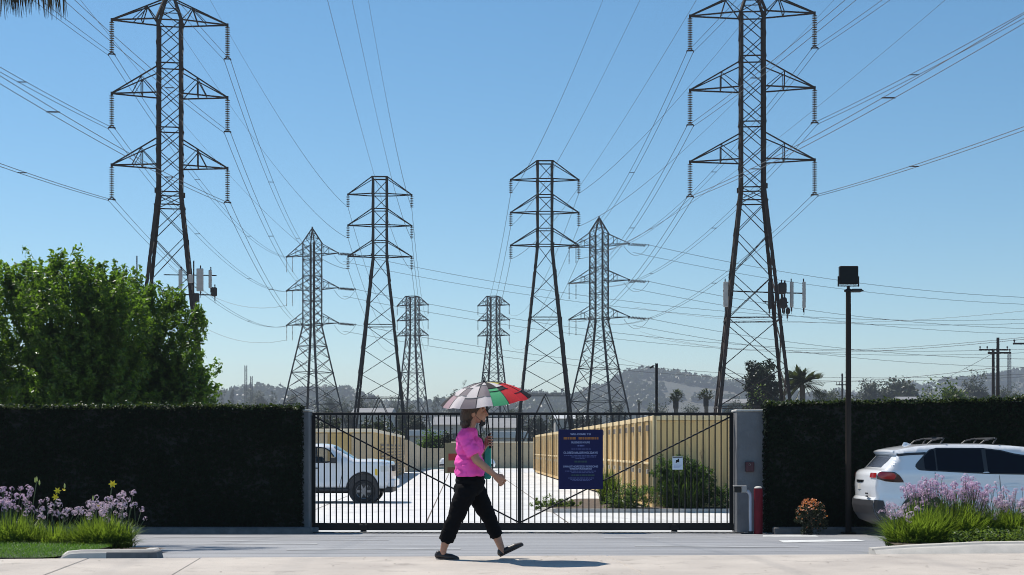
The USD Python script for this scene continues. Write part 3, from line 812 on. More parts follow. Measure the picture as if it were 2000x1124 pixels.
for px in (710, 1317):
    x = (px - CX) / F * DG
    w = part(g, 'wheel_bracket', cbox(x - 0.09, x + 0.09, -0.075, -0.046, gz0 - 0.0, gz0 + 0.12, 0.01), M['black_iron'])
    part(w, 'wheel', move(lathe([(0, -0.02), (0.055, -0.02), (0.065, -0.015), (0.065, 0.015), (0.055, 0.02), (0, 0.02)], 16, 'y'), (x, 0.0, gz0 - 0.03)), M['black_iron'], smooth=40)
setting('gate_track', cbox(gx0 - 0.2, gx1 + 0.1, DG - 0.73, DG - 0.70, gz(DG - 0.7) - 0.01, gz(DG - 0.7) + 0.012, 0.003), M['steel'])


def pillar(px0, px1, ptop, label):
    x0, x1 = (px0 - CX) / F * DG, (px1 - CX) / F * DG
    zt = CAMZ + (HY - ptop) / F * DG
    t = thing('gate_pillar', label, 'pillar', ((x0 + x1) / 2, DG - 0.1, -0.6))
    w = (x1 - x0) / 2
    part(t, 'shaft', cbox(-w, w, -0.33, 0.33, 0.0, zt + 0.6 - 0.045, 0.012), M['stucco'])
    part(t, 'cap', cbox(-w - 0.015, w + 0.015, -0.35, 0.35, zt + 0.6 - 0.0445, zt + 0.6, 0.012), M['cap'])
    return t


pl = pillar(585, 609, 801, 'narrow grey stucco pillar at the hedge end of the gate')
part(pl, 'plinth', cbox(-0.14, 0.33, -0.62, -0.335, -0.02, 0.13, 0.015), M['stucco'])
pillar(1433, 1498, 801, 'broad grey stucco gate pillar behind the red bollard')


def hedge(label, px0, px1, ptop, ptop2, dfront=28.62, depth=0.55):
    x0, x1 = (px0 - CX) / F * dfront, (px1 - CX) / F * dfront
    t = thing('ivy_hedge', label, 'hedge', (0, 0, 0))
    zt = lambda x: CAMZ + (HY - (ptop + (ptop2 - ptop) * (x - x0) / (x1 - x0))) / F * dfront
    z0 = -0.58
    core = np.array([[x0 + .06, dfront + .06, z0], [x1 - .06, dfront + .06, z0], [x1 - .06, dfront + depth, z0], [x0 + .06, dfront + depth, z0],
                     [x0 + .06, dfront + .06, zt(x0) - .07], [x1 - .06, dfront + .06, zt(x1) - .07], [x1 - .06, dfront + depth, zt(x1) - .07], [x0 + .06, dfront + depth, zt(x0) - .07]])
    part(t, 'stems', (core, BOXF), M['hedge_core'])
    H = zt(x0) - z0; W = x1 - x0
    n = int(W * H * 1500)
    c = np.column_stack([rng.uniform(x0, x1, n), np.zeros(n), rng.random(n)])
    c[:, 2] = z0 + c[:, 2] * np.array([zt(x) - z0 for x in c[:, 0]])
    wob = meshkit.fbm(np.column_stack([c[:, 0] * 2.2, c[:, 2] * 2.2, 0 * c[:, 0]]), 3, 3) - 0.5
    c[:, 1] = dfront + 0.02 + wob * 0.14 + rng.uniform(-0.03, 0.06, n)
    out = np.tile([0, -1.0, 0.35], (n, 1))
    m1 = leaves(c, 0.062, 0.0, 0.8, out, 1.3)
    n2 = int(W * depth * 2600)
    c = np.column_stack([rng.uniform(x0, x1, n2), rng.uniform(dfront - 0.02, dfront + depth + .05, n2), np.zeros(n2)])
    wob = meshkit.fbm(np.column_stack([c[:, 0] * 3, c[:, 1] * 3, 0 * c[:, 0]]), 3, 5) - 0.5
    c[:, 2] = np.array([zt(x) for x in c[:, 0]]) - 0.04 + wob * 0.11 + rng.exponential(0.018, n2)
    m2 = leaves(c, 0.058, 0.9, 0.75)
    n3 = int(H * depth * 1600)
    ms = [m1]
    for xe, o in ((x0, -1.0), (x1, 1.0)):
        c = np.column_stack([np.full(n3, xe) + rng.uniform(-.06, .04, n3), rng.uniform(dfront, dfront + depth, n3), rng.uniform(z0, zt(xe), n3)])
        ms.append(leaves(c, 0.06, 0.0, 0.8, np.tile([o, 0, 0.3], (n3, 1)), 1.2))
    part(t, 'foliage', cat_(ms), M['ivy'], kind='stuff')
    part(t, 'sunlit_top', m2, M['ivy_top'], kind='stuff')  # top leaves coloured brighter to look sunlit
    return t


hedge('long dark clipped hedge left of the gate behind the yellow lilies', -120, 586, 794, 793)
hedge('dark clipped hedge right of the gate behind the white car', 1499, 2120, 787, 776)

M['tyre_black'] = mat('black_lens', (0.005, 0.005, 0.006), 0.25, spec=.2)
# lamp post with a square floodlight
DL = 28.1
b = at(1657, 876, DL); zb = gz(DL)
t = thing('lamp_post', 'slim dark lamp post with a square floodlight on top before the right hedge', 'lamp post', (b[0], DL, zb))
zt = CAMZ + (HY - 570) / F * DL - zb
part(t, 'pole', tube([(0, 0, 0), (0, 0, zt * 0.5), (0, 0, zt)], [0.06, 0.056, 0.05], 14), M['pole_wood'], smooth=40)
part(t, 'base_plate', cbox(-.13, .13, -.13, .13, 0, .025, .005), M['black_iron'])
part(t, 'pole_cap', lathe([(0, zt + .05), (.05, zt + .05), (.085, zt + .03), (.085, zt - .0), (.05, zt - .015)], 14), M['black_iron'], smooth=40)
fz = zt + (570 - 560) / F * DL
fl_ = part(t, 'floodlight', cat_([cbox(-.185, .185, -.06, .05, fz + .04, fz + .40, .015), cbox(-.15, .15, .05, .13, fz + .08, fz + .36, .03)]), M['black_iron'])
part(fl_, 'lens', box(-.165, .165, -.064, -.061, fz + .06, fz + .38), M['tyre_black'])
part(t, 'yoke', cat_([strut((-.2, 0, fz + .01), (.2, 0, fz + .01), .03, .02), strut((-.2, 0, fz), (-.2, 0, fz + .2), .02, .03), strut((.2, 0, fz), (.2, 0, fz + .2), .02, .03), strut((0, 0, zt), (0, 0, fz + .01), .05)]), M['steel'])
part(t, 'side_lamp', cat_([cbox(.05, .26, -.09, .09, zt - .01, zt + .05, .02), cbox(.2, .29, -.06, .06, zt + .0, zt + .03, .01)]), M['galv'])

# slim camera pole
DP = 39.66
b = at(1276, 876, DP)
t = thing('camera_pole', 'slim dark pole with a small camera on a bracket at its top left', 'pole', (b[0] + 0.09, DP, -0.55))
zt = CAMZ + (HY - 710) / F * DP + 0.55
part(t, 'pole', tube([(0, 0, 2.592), (0, 0, zt)], 0.04, 10), M['black_iron'], smooth=40)
part(t, 'base_plate', cbox(-.08, .08, -.05, .11, 2.592, 2.61, .004), M['black_iron'])
part(t, 'bracket', cat_([strut((0, 0, zt - .08), (-.11, -.02, zt - .06), .02), strut((-.11, -.02, zt - .06), (-.15, -.04, zt - .1), .02)]), M['antenna'])
part(t, 'camera', cat_([strut((-.19, -.05, zt - .13), (-.09, -.03, zt - .085), .045), strut((-.2, -.055, zt - .11), (-.08, -.025, zt - .055), .05, .01)]), M['black_iron'])

# bollard, keypad post, red switch box
b = at(1481, 876, 28.3); b[2] = gz(28.3) - .02
t = thing('bollard', 'red painted steel bollard standing before the grey gate pillar', 'bollard', b)
rb = 0.088
hb = 0.93
M['red'] = mat('red_paint', (0.15, 0.005, 0.014), 0.5, (0.11, 0.004, 0.011), scale=6, spec=.2)
part(t, 'post', lathe([(0, 0), (rb, 0), (rb, hb - .03), (rb - .01, hb - .012)][::-1], 20), M['red'], smooth=40)
part(t, 'cap', lathe([(0, hb + .03), (rb * .5, hb + .022), (rb * .85, hb + .005), (rb - .006, hb - .012)], 20), M['cap'], smooth=40)
M['pipe'] = mat('blue_grey_pipe', (0.33, 0.36, 0.43), 0.4, metal=0.3)
b = at(1466, 876, 28.35); b[2] = gz(28.3) - .02
t = thing('keypad_post', 'pale bent pipe post with a card reader beside the red bollard', 'keypad post', b)
pz = 0.8
part(t, 'pipe', tube([(0, 0, 0), (0, 0, .3), (0, 0, pz - .06), (-.01, 0, pz + .0), (-.05, 0, pz + .05), (-.12, 0, pz + .07)], 0.034, 12), M['pipe'], smooth=40)
part(t, 'base_flange', cat_([cbox(-.19, .06, -.07, .07, 0, .025, .008), lathe([(0, .06), (.05, .06), (.06, .02), (.06, 0)], 14)]), M['galv'])
part(t, 'junction', cbox(-.19, -.08, -.06, .05, pz + .03, pz + .17, .012), M['antenna'])
rd = part(t, 'card_reader', cbox(-.33, -.2, -.07, .03, pz + .03, pz + .15, .015), M['steel'])
part(rd, 'rain_hood', cbox(-.35, -.185, -.11, .04, pz + .152, pz + .17, .006), M['antenna'])
p = at(1464, 912, DG - 0.46)
t = thing('switch_box', 'small dark red emergency switch box on the grey gate pillar', 'switch box', p)
M['dark_red'] = mat('dark_red_paint', (0.05, 0.006, 0.012), 0.5)
part(t, 'case', cbox(-.085, .085, -.05, .029, -.1, .1, .01), M['dark_red'])
part(t, 'button', move(lathe([(0, -.022), (.018, -.02), (.022, -.008), (.022, 0)], 12, 'y'), (-.012, -.07, .045)), M['cap'], smooth=40)

# signs on the gate
M['navy'] = mat('navy_sign_face', (0.004, 0.006, 0.055), 0.6, spec=.2)
M['ink'] = mat('pale_sign_print', (0.30, 0.33, 0.52), 0.6)
M['ink_dim'] = mat('faint_sign_print', (0.085, 0.10, 0.26), 0.6)
M['ink_orange'] = mat('orange_sign_print', (0.30, 0.10, 0.02), 0.6)
M['ink_green'] = mat('dark_green_sign_print', (0.012, 0.045, 0.045), 0.6)
c = at(1134, 897.5, DG - 0.06)
t = thing('gate_sign', 'tall navy blue notice board hung on the gate pickets', 'sign', c)
W2, H2 = 43.5 / F * DG, 58.0 / F * DG
part(t, 'board', cbox(-W2, W2, -.012, .012, -H2, H2, .004), M['navy'])
for q in (-1, 1):
    part(t, 'clip', box(q * W2 * .6 - .02, q * W2 * .6 + .02, .0125, .05, H2 * .7, H2 * .74), M['black_iron'])


def sign_text(txt, zc, width, h, mat_, bold=True):
    m = meshkit.text_mesh(txt, h, 0.003, bold)
    v = np.asarray(m.vertices); f = np.asarray(m.faces)
    w = v[:, 0].max() - v[:, 0].min()
    v = (v - [v[:, 0].min() + w / 2, 0, 0]) * [width / w, 1, 1]
    part(t, 'lettering', (np.column_stack([v[:, 0], -.0125 - v[:, 2], v[:, 1] + zc - h / 2]), f), M[mat_])


def sign_rule(zc, x0, x1, h, mat_, words=8):
    """A line of small print: runs of word-length dashes."""
    r = random.Random(int(abs(zc) * 1e5)); x = x0; ms = []
    while x < x1 - 0.01:
        w = min(r.uniform(0.02, 0.07), x1 - x)
        ms.append(box(x, x + w, -.0145, -.0122, zc - h / 2, zc + h / 2)); x += w + 0.012
    part(t, 'small_print', cat_(ms), M[mat_])


zz = lambda py: (897.5 - py) / F * DG
xx = lambda px: (px - 1134) / F * DG
sign_text('WELCOME TO', zz(848.5), .42, .036, 'ink')
sign_rule(zz(856.5), xx(1101), xx(1125), .05, 'ink_orange')
sign_rule(zz(856.5), xx(1130), xx(1170), .05, 'ink_orange')
sign_text('BUSINESS HOURS', zz(864.5), .38, .036, 'ink')
sign_rule(zz(871), xx(1128), xx(1141), .03, 'ink_dim')
sign_rule(zz(877.5), xx(1116), xx(1154), .014, 'ink_dim')
sign_text('CLOSED MAJOR HOLIDAYS', zz(884.8), .70, .042, 'ink')
sign_rule(zz(890), xx(1102), xx(1166), .014, 'ink_dim')
sign_rule(zz(893), xx(1116), xx(1165), .014, 'ink_dim')
sign_rule(zz(896.3), xx(1124), xx(1142), .014, 'ink_dim')
sign_rule(zz(902.0), xx(1122), xx(1146), .035, 'ink_green')
sign_text('UNAUTHORIZED PERSONS', zz(911.5), .72, .034, 'ink')
sign_text('TRESPASSING', zz(916.0), .46, .034, 'ink')
sign_rule(zz(920.5), xx(1104), xx(1164), .013, 'ink_dim')
sign_rule(zz(923.5), xx(1116), xx(1161), .013, 'ink_dim')
sign_rule(zz(928.5), xx(1116), xx(1161), .03, 'ink_green')
for k_ in range(3):
    sign_rule(zz(934 + 2.6 * k_), xx(1110 + 4 * k_), xx(1160 - 4 * k_), .013, 'ink_dim')

M['sign_white'] = mat('white_sign_face', (0.62, 0.66, 0.72), 0.5)
c = at(1323.5, 905, DG - 0.05)
t = thing('small_sign', 'small white sign with a dark pictogram hung on the gate pickets', 'sign', c)
part(t, 'board', cbox(-.108, .108, -.008, .008, -.135, .135, .003), M['sign_white'])
part(t, 'header', box(-.100, .100, -.0105, -.0082, .11, .128), M['black_iron'])
part(t, 'pictogram', cat_([box(-.035, .03, -.0105, -.0082, .02, .065), box(.0, .028, -.0112, -.0106, .06, .09), box(-.04, -.015, -.0112, -.0106, .005, .03)]), M['black_iron'])
for k_ in range(3):
    part(t, 'small_print', box(-.08, .08 - .02 * k_, -.0105, -.0082, -.045 - .025 * k_, -.036 - .025 * k_), M['ink'])

M['tan_sign'] = mat('tan_sign_face', (0.30, 0.22, 0.11), 0.6)
M['sign_red'] = mat('red_sign_panel', (0.42, 0.03, 0.02), 0.5)
M['sign_brown'] = mat('brown_sign_panel', (0.20, 0.07, 0.03), 0.6)
c = at(893, 895, DG - 0.05)
t = thing('notice_board', 'tan notice with a red panel on the gate, half hidden behind the woman', 'sign', c)
ww = 24 / F * DG
part(t, 'board', cbox(-ww, ww, -.01, .01, -.31, .31, .003), M['tan_sign'])
part(t, 'red_panel', box(-.18, .2, -.0135, -.0102, -.05, .09), M['sign_red'])
part(t, 'brown_panel', box(-.2, .22, -.0135, -.0102, -.29, -.19), M['sign_brown'])

# ------------------------------------------------------------------ containers, storage block, walls
U = np.array([-0.0382, 1.0, 0.0]); U /= np.linalg.norm(U)
ANG = math.degrees(math.atan2(0.0382, 1.0))
CL, CW, CH = 12.19, 2.44, 2.59


def corrugated(L, H, depth=0.036, pitch=0.278, flat=0.07):
    """A pressed steel wall in the (s, z) plane, its depth along +n: returns points (s, n, z)."""
    s = []; n = int(L / pitch); p = L / n
    sl = 0.068
    for i in range(n):
        a = i * p
        s += [(a, 0), (a + p / 2 - sl, 0), (a + p / 2, depth), (a + p - sl, depth)]
    s.append((L, 0)); s = np.array(s); k = len(s)
    V = np.vstack([np.column_stack([s, np.zeros(k)]), np.column_stack([s, np.full(k, H)])])
    i = np.arange(k - 1)
    return V, np.stack([i, i + 1, i + 1 + k, i + k], 1)


def container(label, loc):
    t = thing('shipping_container', label, 'shipping container', loc, ANG, 'tan containers along the yard')
    r = 0.11
    # local: x from 0 (left side) to CW, y from 0 (near end) to CL
    v, f = corrugated(CL - 2 * r, CH - 0.3); side = np.column_stack([v[:, 1] + 0.02, v[:, 0] + r, v[:, 2] + 0.16])
    part(t, 'side_panel', (side, f[:, ::-1]), M['tan'])
    part(t, 'side_panel', (side * [-1, 1, 1] + [CW, 0, 0], f), M['tan'])
    v, f = corrugated(CW - 2 * r, CH - 0.3, 0.04, 0.25); end = np.column_stack([v[:, 0] + r, v[:, 1] + 0.02, v[:, 2] + 0.16])
    part(t, 'end_panel', (end, f), M['tan'])
    for i in range(8):
        y0 = r + .02 + i * (CL - 2 * r - .16) / 7
        part(t, 'side_post', cbox(-.075, .018, y0, y0 + .13, .157, CH - .132, .012), M['tan_light'])
        if i < 7:
            part(t, 'mid_rail', cbox(-.05, .018, y0 + .131, y0 + (CL - 2 * r - .16) / 7 - .001, 1.22, 1.29, .01), M['tan_light'])
            part(t, 'vent', cbox(-.03, .018, y0 + .55, y0 + 1.15, CH - .42, CH - .25, .01), M['slat'])
            part(t, 'latch', cbox(-.05, .018, y0 + .8, y0 + .9, .95, 1.08, .008), M['cap'])
    for x in (0.12, CW / 2 + 0.004):
        d = part(t, 'door', cbox(x, x + CW / 2 - 0.125, CL - 0.05, CL - 0.01, 0.17, CH - 0.14, 0.01), M['tan'])
        part(d, 'lock_rod', tube([(x + .3, CL + .01, .15), (x + .3, CL + .01, CH - .12)], 0.02, 6), M['tan_light'])
    for x in (0, CW - r):
        for y in (0, CL - r):
            part(t, 'corner_post', cbox(x, x + r, y, y + r, 0, CH, 0.012), M['tan_light'])
        part(t, 'top_rail', cbox(x + (0.0 if x == 0 else r - .07), x + (.07 if x == 0 else r), r + .001, CL - r - .001, CH - .13, CH - .003, 0.01), M['tan_light'])
        part(t, 'bottom_rail', cbox(x + (0.0 if x == 0 else r - .07), x + (.07 if x == 0 else r), r + .001, CL - r - .001, 0.01, .155, 0.01), M['tan'])
    for y in (0, CL - r):
        part(t, 'header', cbox(r + .001, CW - r - .001, y, y + r, CH - .13, CH - .003, .01), M['tan_light'])
        part(t, 'sill', cbox(r + .001, CW - r - .001, y, y + r, 0.01, .155, .01), M['tan'])
    part(t, 'roof', box(.02, CW - .02, .06, CL - .06, CH - .05, CH - .02), M['tan_light'])
    return t


DCN = 39.6
c0 = np.array([(1275 - CX) / F * DCN, DCN, -0.55])
first = container('nearest tan shipping container, its end facing the gate behind the big shrub', c0)
desc = ['second tan shipping container from the gate, behind the blue notice board', 'third tan shipping container along the yard, middle of the row', 'fourth tan shipping container along the yard, next to the last', 'farthest tan shipping container at the far end of the row']
for i in range(1, 5):
    copy_of(first, desc[i - 1], c0 + U * (CL + 0.06) * i, ANG, 'tan containers along the yard')

# storage block on the left
bx, bd = -6.2, 63.6
t = thing('storage_block', 'long tan storage block with cream roof edge behind the white pickup', 'storage building', (bx, bd, -0.6), ANG)
Hb, Lb_, Wb = 2.6, 36.5, 9.0
part(t, 'wall', box(-Wb, 0, 0.02, Lb_, 0, Hb - .16), M['block_tan'])
part(t, 'roof_edge', cbox(-Wb - .06, .06, -.06, Lb_ + .06, Hb - .158, Hb, .02), M['block_cap'])
n = 9
for i in range(n):
    x0 = -Wb + i * Wb / n
    part(t, 'wall_panel', cbox(x0 + .03, x0 + Wb / n - .03, -.02, .018, .04, Hb - .2, .012), M['block_tan'] if i % 2 else M['wall_tan'])
for i in range(6):
    y0 = 6.0 + i * 4.9
    d = part(t, 'louvre_door', box(0.002, .03, y0, y0 + 3.4, .05, 1.95), M['slat'])
    for j in range(10):
        part(d, 'slat', cbox(.031, .06, y0 + .05, y0 + 3.35, .12 + j * .18, .22 + j * .18, .008), M['block_tan'])
    part(t, 'pilaster', cbox(.002, .09, y0 + 3.6, y0 + 4.2, 0, Hb - .17, .02), M['wall_tan'])

t = thing('yard_wall', 'tan rendered wall closing the yard left of the woman, stepping down', 'wall', (0, 0, -0.6))
wx = lambda px, D: (px - CX) / F * D
P0, P1, P2 = (wx(797, 104), 104.0), (wx(827, 118), 118.0), (wx(880, 121), 121.0)


def wall_run(a, b, h0, h1, th=0.25):
    d = np.array([b[0] - a[0], b[1] - a[1]]); d /= np.linalg.norm(d); nn = np.array([-d[1], d[0]]) * th
    q = [(a[0], a[1]), (b[0], b[1]), (b[0] + nn[0], b[1] + nn[1]), (a[0] + nn[0], a[1] + nn[1])]
    hs = [h0, h1, h1, h0]
    return np.array([[x, y, 0] for x, y in q] + [[x, y, h] for (x, y), h in zip(q, hs)]), BOXF


part(t, 'wall', wall_run(P0, P1, 2.35, 1.75), M['wall_tan'])
part(t, 'wall', wall_run(P1, P2, 1.74, 1.74), M['wall_tan'])
part(t, 'coping', wall_run((P1[0], P1[1] - .06), (P2[0], P2[1] - .06), 0.1, 0.1, .4), M['block_cap'])
t = thing('yard_wall', 'pale pinkish wall at the far end of the yard right of the woman', 'wall', (0, 0, -0.6))
part(t, 'wall', wall_run((wx(880.5, 124), 124.0), (wx(1045, 124), 124.0), 2.15, 2.2), M['wall_tan'])
part(t, 'coping', move(cbox(wx(880.5, 124), wx(1045, 124), 123.9, 124.3, 2.2, 2.3, .02)), M['block_cap'])

# raised planter inside the gate
pts = [(wx(1056, 39.4), 39.4), (wx(1080, 38.3), 38.3), (wx(1440, 38.3), 38.3), (wx(1440, 38.3), 39.5), (wx(1275, 39.5) - .25, 39.5), (wx(1180, 46), 46.0), (wx(1120, 46), 46.0)]
outer = Polygon(pts)
inner = outer.buffer(-0.15)
m = trimesh.creation.extrude_polygon(outer.difference(inner), 0.14, engine='earcut'); m.apply_translation([0, 0, -0.64])
setting('planter_kerb', m, M['kerb'])
setting('planter_soil', sheet(inner.buffer(0.02), lambda x, y: -0.49 + 0 * x, 0.4), M['soil'])
# ------------------------------------------------------------------ vegetation
def crown(blobs, n, size, shell=0.45, up=0.4, aspect=0.5, seed=0, rag=0.35, clump=None, cl=1.0):
    """Leaves spread through ellipsoids (cx, cy, cz, rx, ry, rz), in clumps, denser towards the outside."""
    B = np.array(blobs, float)
    w = (B[:, 3] * B[:, 4] * B[:, 5]) ** (2 / 3); w /= w.sum()
    nc = clump or max(30, n // 45)
    k = rng.choice(len(B), nc, p=w)
    d = unit(rng.normal(size=(nc, 3)))
    r = 1 - shell * rng.random(nc) ** 1.5
    r = r * (1 + rag * (meshkit.noise(d * 2.2 + k[:, None] * 7.3 + seed, seed) - 0.5) * 2)
    cc = B[k, :3] + d * B[k, 3:] * r[:, None]
    cs = (B[k, 3:].mean(1)) * rng.uniform(0.13, 0.26, nc) * cl
    j = rng.integers(0, nc, n)
    p = cc[j] + np.clip(rng.normal(size=(n, 3)), -1.7, 1.7) * (cs[j] * 0.55)[:, None]
    out = unit(p - B[k[j], :3])
    return leaves(p, size, up, aspect, out, 0.6)


def limb_tree(h, r0, spread, nb=6, seed=1, z0=0.3):
    r_ = random.Random(seed)
    ms = [tube([(0, 0, -0.2), (r_.uniform(-.1, .1) * h * .1, 0, h * .25), (r_.uniform(-.1, .1) * h * .2, r_.uniform(-.1, .1) * h * .2, h * .55), (0, 0, h * .85)], [r0 * 1.2, r0, r0 * .6, r0 * .15], 8)]
    for i in range(nb):
        a = i * 2.4 + r_.random(); z = h * (z0 + 0.45 * i / nb); L = spread * r_.uniform(.6, 1)
        ms.append(tube([(0, 0, z), (math.cos(a) * L * .5, math.sin(a) * L * .5, z + L * .35), (math.cos(a) * L, math.sin(a) * L, z + L * .8)], [r0 * .5, r0 * .32, r0 * .06], 6))
    return cat_(ms)


# big leafy trees behind the left hedge, made of upright sprays
def sprig_tree(label, px, D, h, blobs, nsprig, seed, spires=()):
    X = (px - CX) / F * D
    t = thing('leafy_tree', label, 'tree', (X, D, -0.6), 0, 'leafy trees behind the left hedge')
    part(t, 'trunk', limb_tree(h * .8, .16, 1.6, 9, seed, .15), M['bark'])
    B = np.array(blobs, float)
    w = B[:, 3] * B[:, 5]; w /= w.sum()
    k = rng.choice(len(B), nsprig, p=w)
    d = unit(rng.normal(size=(nsprig, 3)) * [1, 1, 0.8] + [0, -0.25, 0.25])
    r = 1.0 - 0.42 * rng.random(nsprig) ** 1.6
    r *= 0.86 + 0.36 * meshkit.noise(d * 2.6 + k[:, None] * 5.1, seed)
    c = B[k, :3] + d * B[k, 3:] * r[:, None]
    out = unit(d * [1, 1, 0.4] + [0, 0, 0.9])
    # tall leader shoots that break the outline
    for (spx, spy, sl) in spires:
        e = at(spx, spy, D + rng.uniform(-.6, .6)) - np.array([X, D, -0.6]); m_ = 22
        q = rng.random(m_)
        cs = e - np.array([0, 0, 1.0]) * (q * sl)[:, None] + rng.normal(size=(m_, 3)) * (0.05 + .30 * q)[:, None] * [1, 1, .3]
        c = np.vstack([c, cs - [0, 0, .15]]); d = np.vstack([d, np.tile([0, -.2, 1.0], (m_, 1)) + rng.normal(size=(m_, 3)) * .25]); nsprig += m_
    out = unit(d * [1, 1, 0.4] + [0, 0, 0.9])
    per = 36
    tt = rng.random((nsprig, per, 1)) ** 0.8
    L = rng.uniform(0.35, 0.85, (nsprig, 1, 1))
    p = c[:, None] + out[:, None] * (tt - 0.3) * L + rng.normal(size=(nsprig, per, 3)) * (0.075 * (1.25 - tt * 0.8))
    p = p.reshape(-1, 3)
    o = np.repeat(out, per, 0)
    part(t, 'crown', leaves(p, 0.145, 0.35, 0.45, o, 0.35), M['ficus'], kind='stuff')
    return t


DT = 44.0
sc = F / DT
sprig_tree('tall bushy green tree at the left edge, behind the long dark hedge', 60, DT, 7.0, [(-1.0, 0, 4.6, 1.9, 1.7, 2.3), (0.6, 0, 4.5, 1.7, 1.6, 2.9), (-0.2, -.6, 2.6, 2.2, 1.5, 2.1), (1.4, -.5, 3.2, 1.5, 1.4, 2.4), (-2.2, 0, 3.4, 1.5, 1.5, 2.4)], 1400, 1, ((-10, 520, 1.2), (48, 503, 1.5), (20, 530, 1.0), (92, 520, 1.1)))
sprig_tree('second bushy green tree, brightest crown between its two neighbours, over the hedge', 168, DT - 1, 7.0, [(-0.4, 0, 5.2, 1.25, 1.4, 2.0), (0.7, 0, 4.8, 1.0, 1.3, 2.1), (0.0, -.4, 2.8, 1.9, 1.4, 2.2)], 1100, 2, ((118, 498, 1.5), (162, 506, 1.4), (196, 520, 1.2)))
sprig_tree('darker bushy tree that ends the row, in front of the antenna pylon', 305, DT + 1, 6.2, [(-0.9, 0, 4.0, 0.8, 1.2, 2.55), (0.15, 0, 4.1, 0.65, 1.1, 2.55), (0.85, 0, 3.4, .85, 1.2, 2.1), (0.1, -.3, 2.4, 1.7, 1.4, 2.0), (1.05, -.2, 2.5, .75, 1.2, 1.9), (-1.3, -.2, 3.0, .8, 1.2, 2.2)], 1200, 3, ((234, 524, 1.4), (266, 527, 1.6), (293, 566, 1.0), (330, 566, 1.0), (352, 578, 1.0), (390, 610, 1.0)))

# hanging palm skirt at the top left corner: a palm beside the pavement, just left of the picture
DPm = 22.0
b = at(-105, 876, DPm)
t = thing('fan_palm', 'palm at the top left corner, only its drooping frond tips in view', 'palm', (b[0], DPm, -0.25))
hp = CAMZ + (HY + 75) / F * DPm + 0.25
part(t, 'trunk', tube([(0, 0, 0), (0.03, 0, hp * .5), (0, 0, hp)], [.26, .2, .2], 12), M['bark'])
ms = []
for i in range(30):
    a = rng.uniform(0, 2 * np.pi); droop = rng.uniform(-0.2, 0.75)
    L = rng.uniform(0.7, 1.05)
    q = np.linspace(0, 1, 8)
    rad = q * L * 1.25; z = hp + 0.1 + q * 0.35 * L - q ** 2 * L * (0.5 + droop * .6)
    o = np.array([math.cos(a), math.sin(a), 0])
    P = o * rad[:, None] + np.array([0, 0, 1]) * z[:, None]
    ms.append(tube(P[:6], 0.014, 5))
    e = P[5]; nl_ = 34
    az = a + np.linspace(-1.15, 1.15, nl_) + rng.normal(size=nl_) * .06
    ms.append(blades(np.tile(e, (nl_, 1)), az, np.full(nl_, .62) * rng.uniform(.7, 1.1, nl_), rng.uniform(1.0, 1.45, nl_) + .25, np.full(nl_, .03), 5))
part(t, 'fronds', cat_(ms), M['dead_frond'], kind='stuff')
# the long tips that droop into the picture
ms = []
for i in range(150):
    px = rng.uniform(-60, 128); e = at(px, rng.uniform(-60, -25), DPm + rng.uniform(-.4, .4)) - np.array([b[0], DPm, -0.25])
    tipy = (24 if px < 50 else 20 + (px - 50) * .14) * rng.uniform(.6, 1.12)
    ln = e[2] - .25 - (CAMZ + (HY - tipy) / F * DPm)
    a_ = rng.uniform(-0.10, 0.10, 2) * ln
    q = np.linspace(0, 1, 5)[:, None]
    P = e + q * np.array([a_[0] + .03, a_[1], -ln]); w = 0.013 * (1 - q[:, 0] * .85)
    s_ = np.array([1, .3, 0]) / 1.05
    V = np.stack([P - s_ * w[:, None], P + s_ * w[:, None]], 1).reshape(-1, 3)
    k_ = np.arange(4)[:, None] * 2
    ms.append((V, np.vstack([k_ + [0, 1, 3], k_ + [0, 3, 2]])))
for i in range(16):
    px = -70 + i * 12.5
    e = at(px, rng.uniform(-48, -28), DPm) - np.array([b[0], DPm, -0.25])
    ms.append(tube([np.array([0, 0, hp]), (np.array([0, 0, hp]) + e) / 2 + [0, 0, .12], e], .014, 5))
part(t, 'frond_tips', cat_(ms), M['dead_frond'], kind='stuff')


# flower beds
def umbel(c, r, n):
    d = unit(rng.normal(size=(n, 3)) + [0, 0, .35])
    p = c + d * r * rng.uniform(.75, 1.1, (n, 1))
    ms = []
    u = unit(np.cross(d, rng.normal(size=(n, 3)))); v = np.cross(d, u)
    for k in range(3):
        a = k * math.pi / 3
        ms.append(quads(p, (u * math.cos(a) + v * math.sin(a)) * r * .42, (v * math.cos(a) - u * math.sin(a)) * r * .12))
    return cat_(ms)


def strap_clump(t, cx, cy, z0, rx, ry, n, hmin, hmax, mat_='garlic', width=.012, name='leaf_tuft', lean0=.35):
    a = rng.uniform(0, 2 * np.pi, n); q = np.sqrt(rng.random(n))
    x, y = np.cos(a) * q, np.sin(a) * q
    base = np.column_stack([cx + x * rx * .8, cy + y * ry * .8, np.full(n, z0)])
    L = rng.uniform(hmin, hmax, n) * (1.05 - .35 * q)
    az = np.arctan2(y, x) + rng.normal(size=n) * .7
    part(t, name, blades(base, az, L, np.clip(lean0 * (0.4 + 1.2 * q) + rng.normal(size=n) * .28, .05, 1.45), np.full(n, width) * rng.uniform(.7, 1.3, n), 5), M[mat_], kind='stuff')


def flower_stalks(t, spots, mat_, r=(.028, .044), nf=16):
    for (x0, y0, z0, x1, y1, z1) in spots:
        m_ = ((x0 * .6 + x1 * .4), (y0 * .6 + y1 * .4), z0 * .5 + z1 * .5)
        s = part(t, 'flower_stalk', tube([(x0, y0, z0), m_, (x1, y1, z1)], .0028, 4), M['stalk'])
        part(s, 'flower_head', umbel(np.array([x1, y1, z1]), rng.uniform(*r), nf), M[mat_])


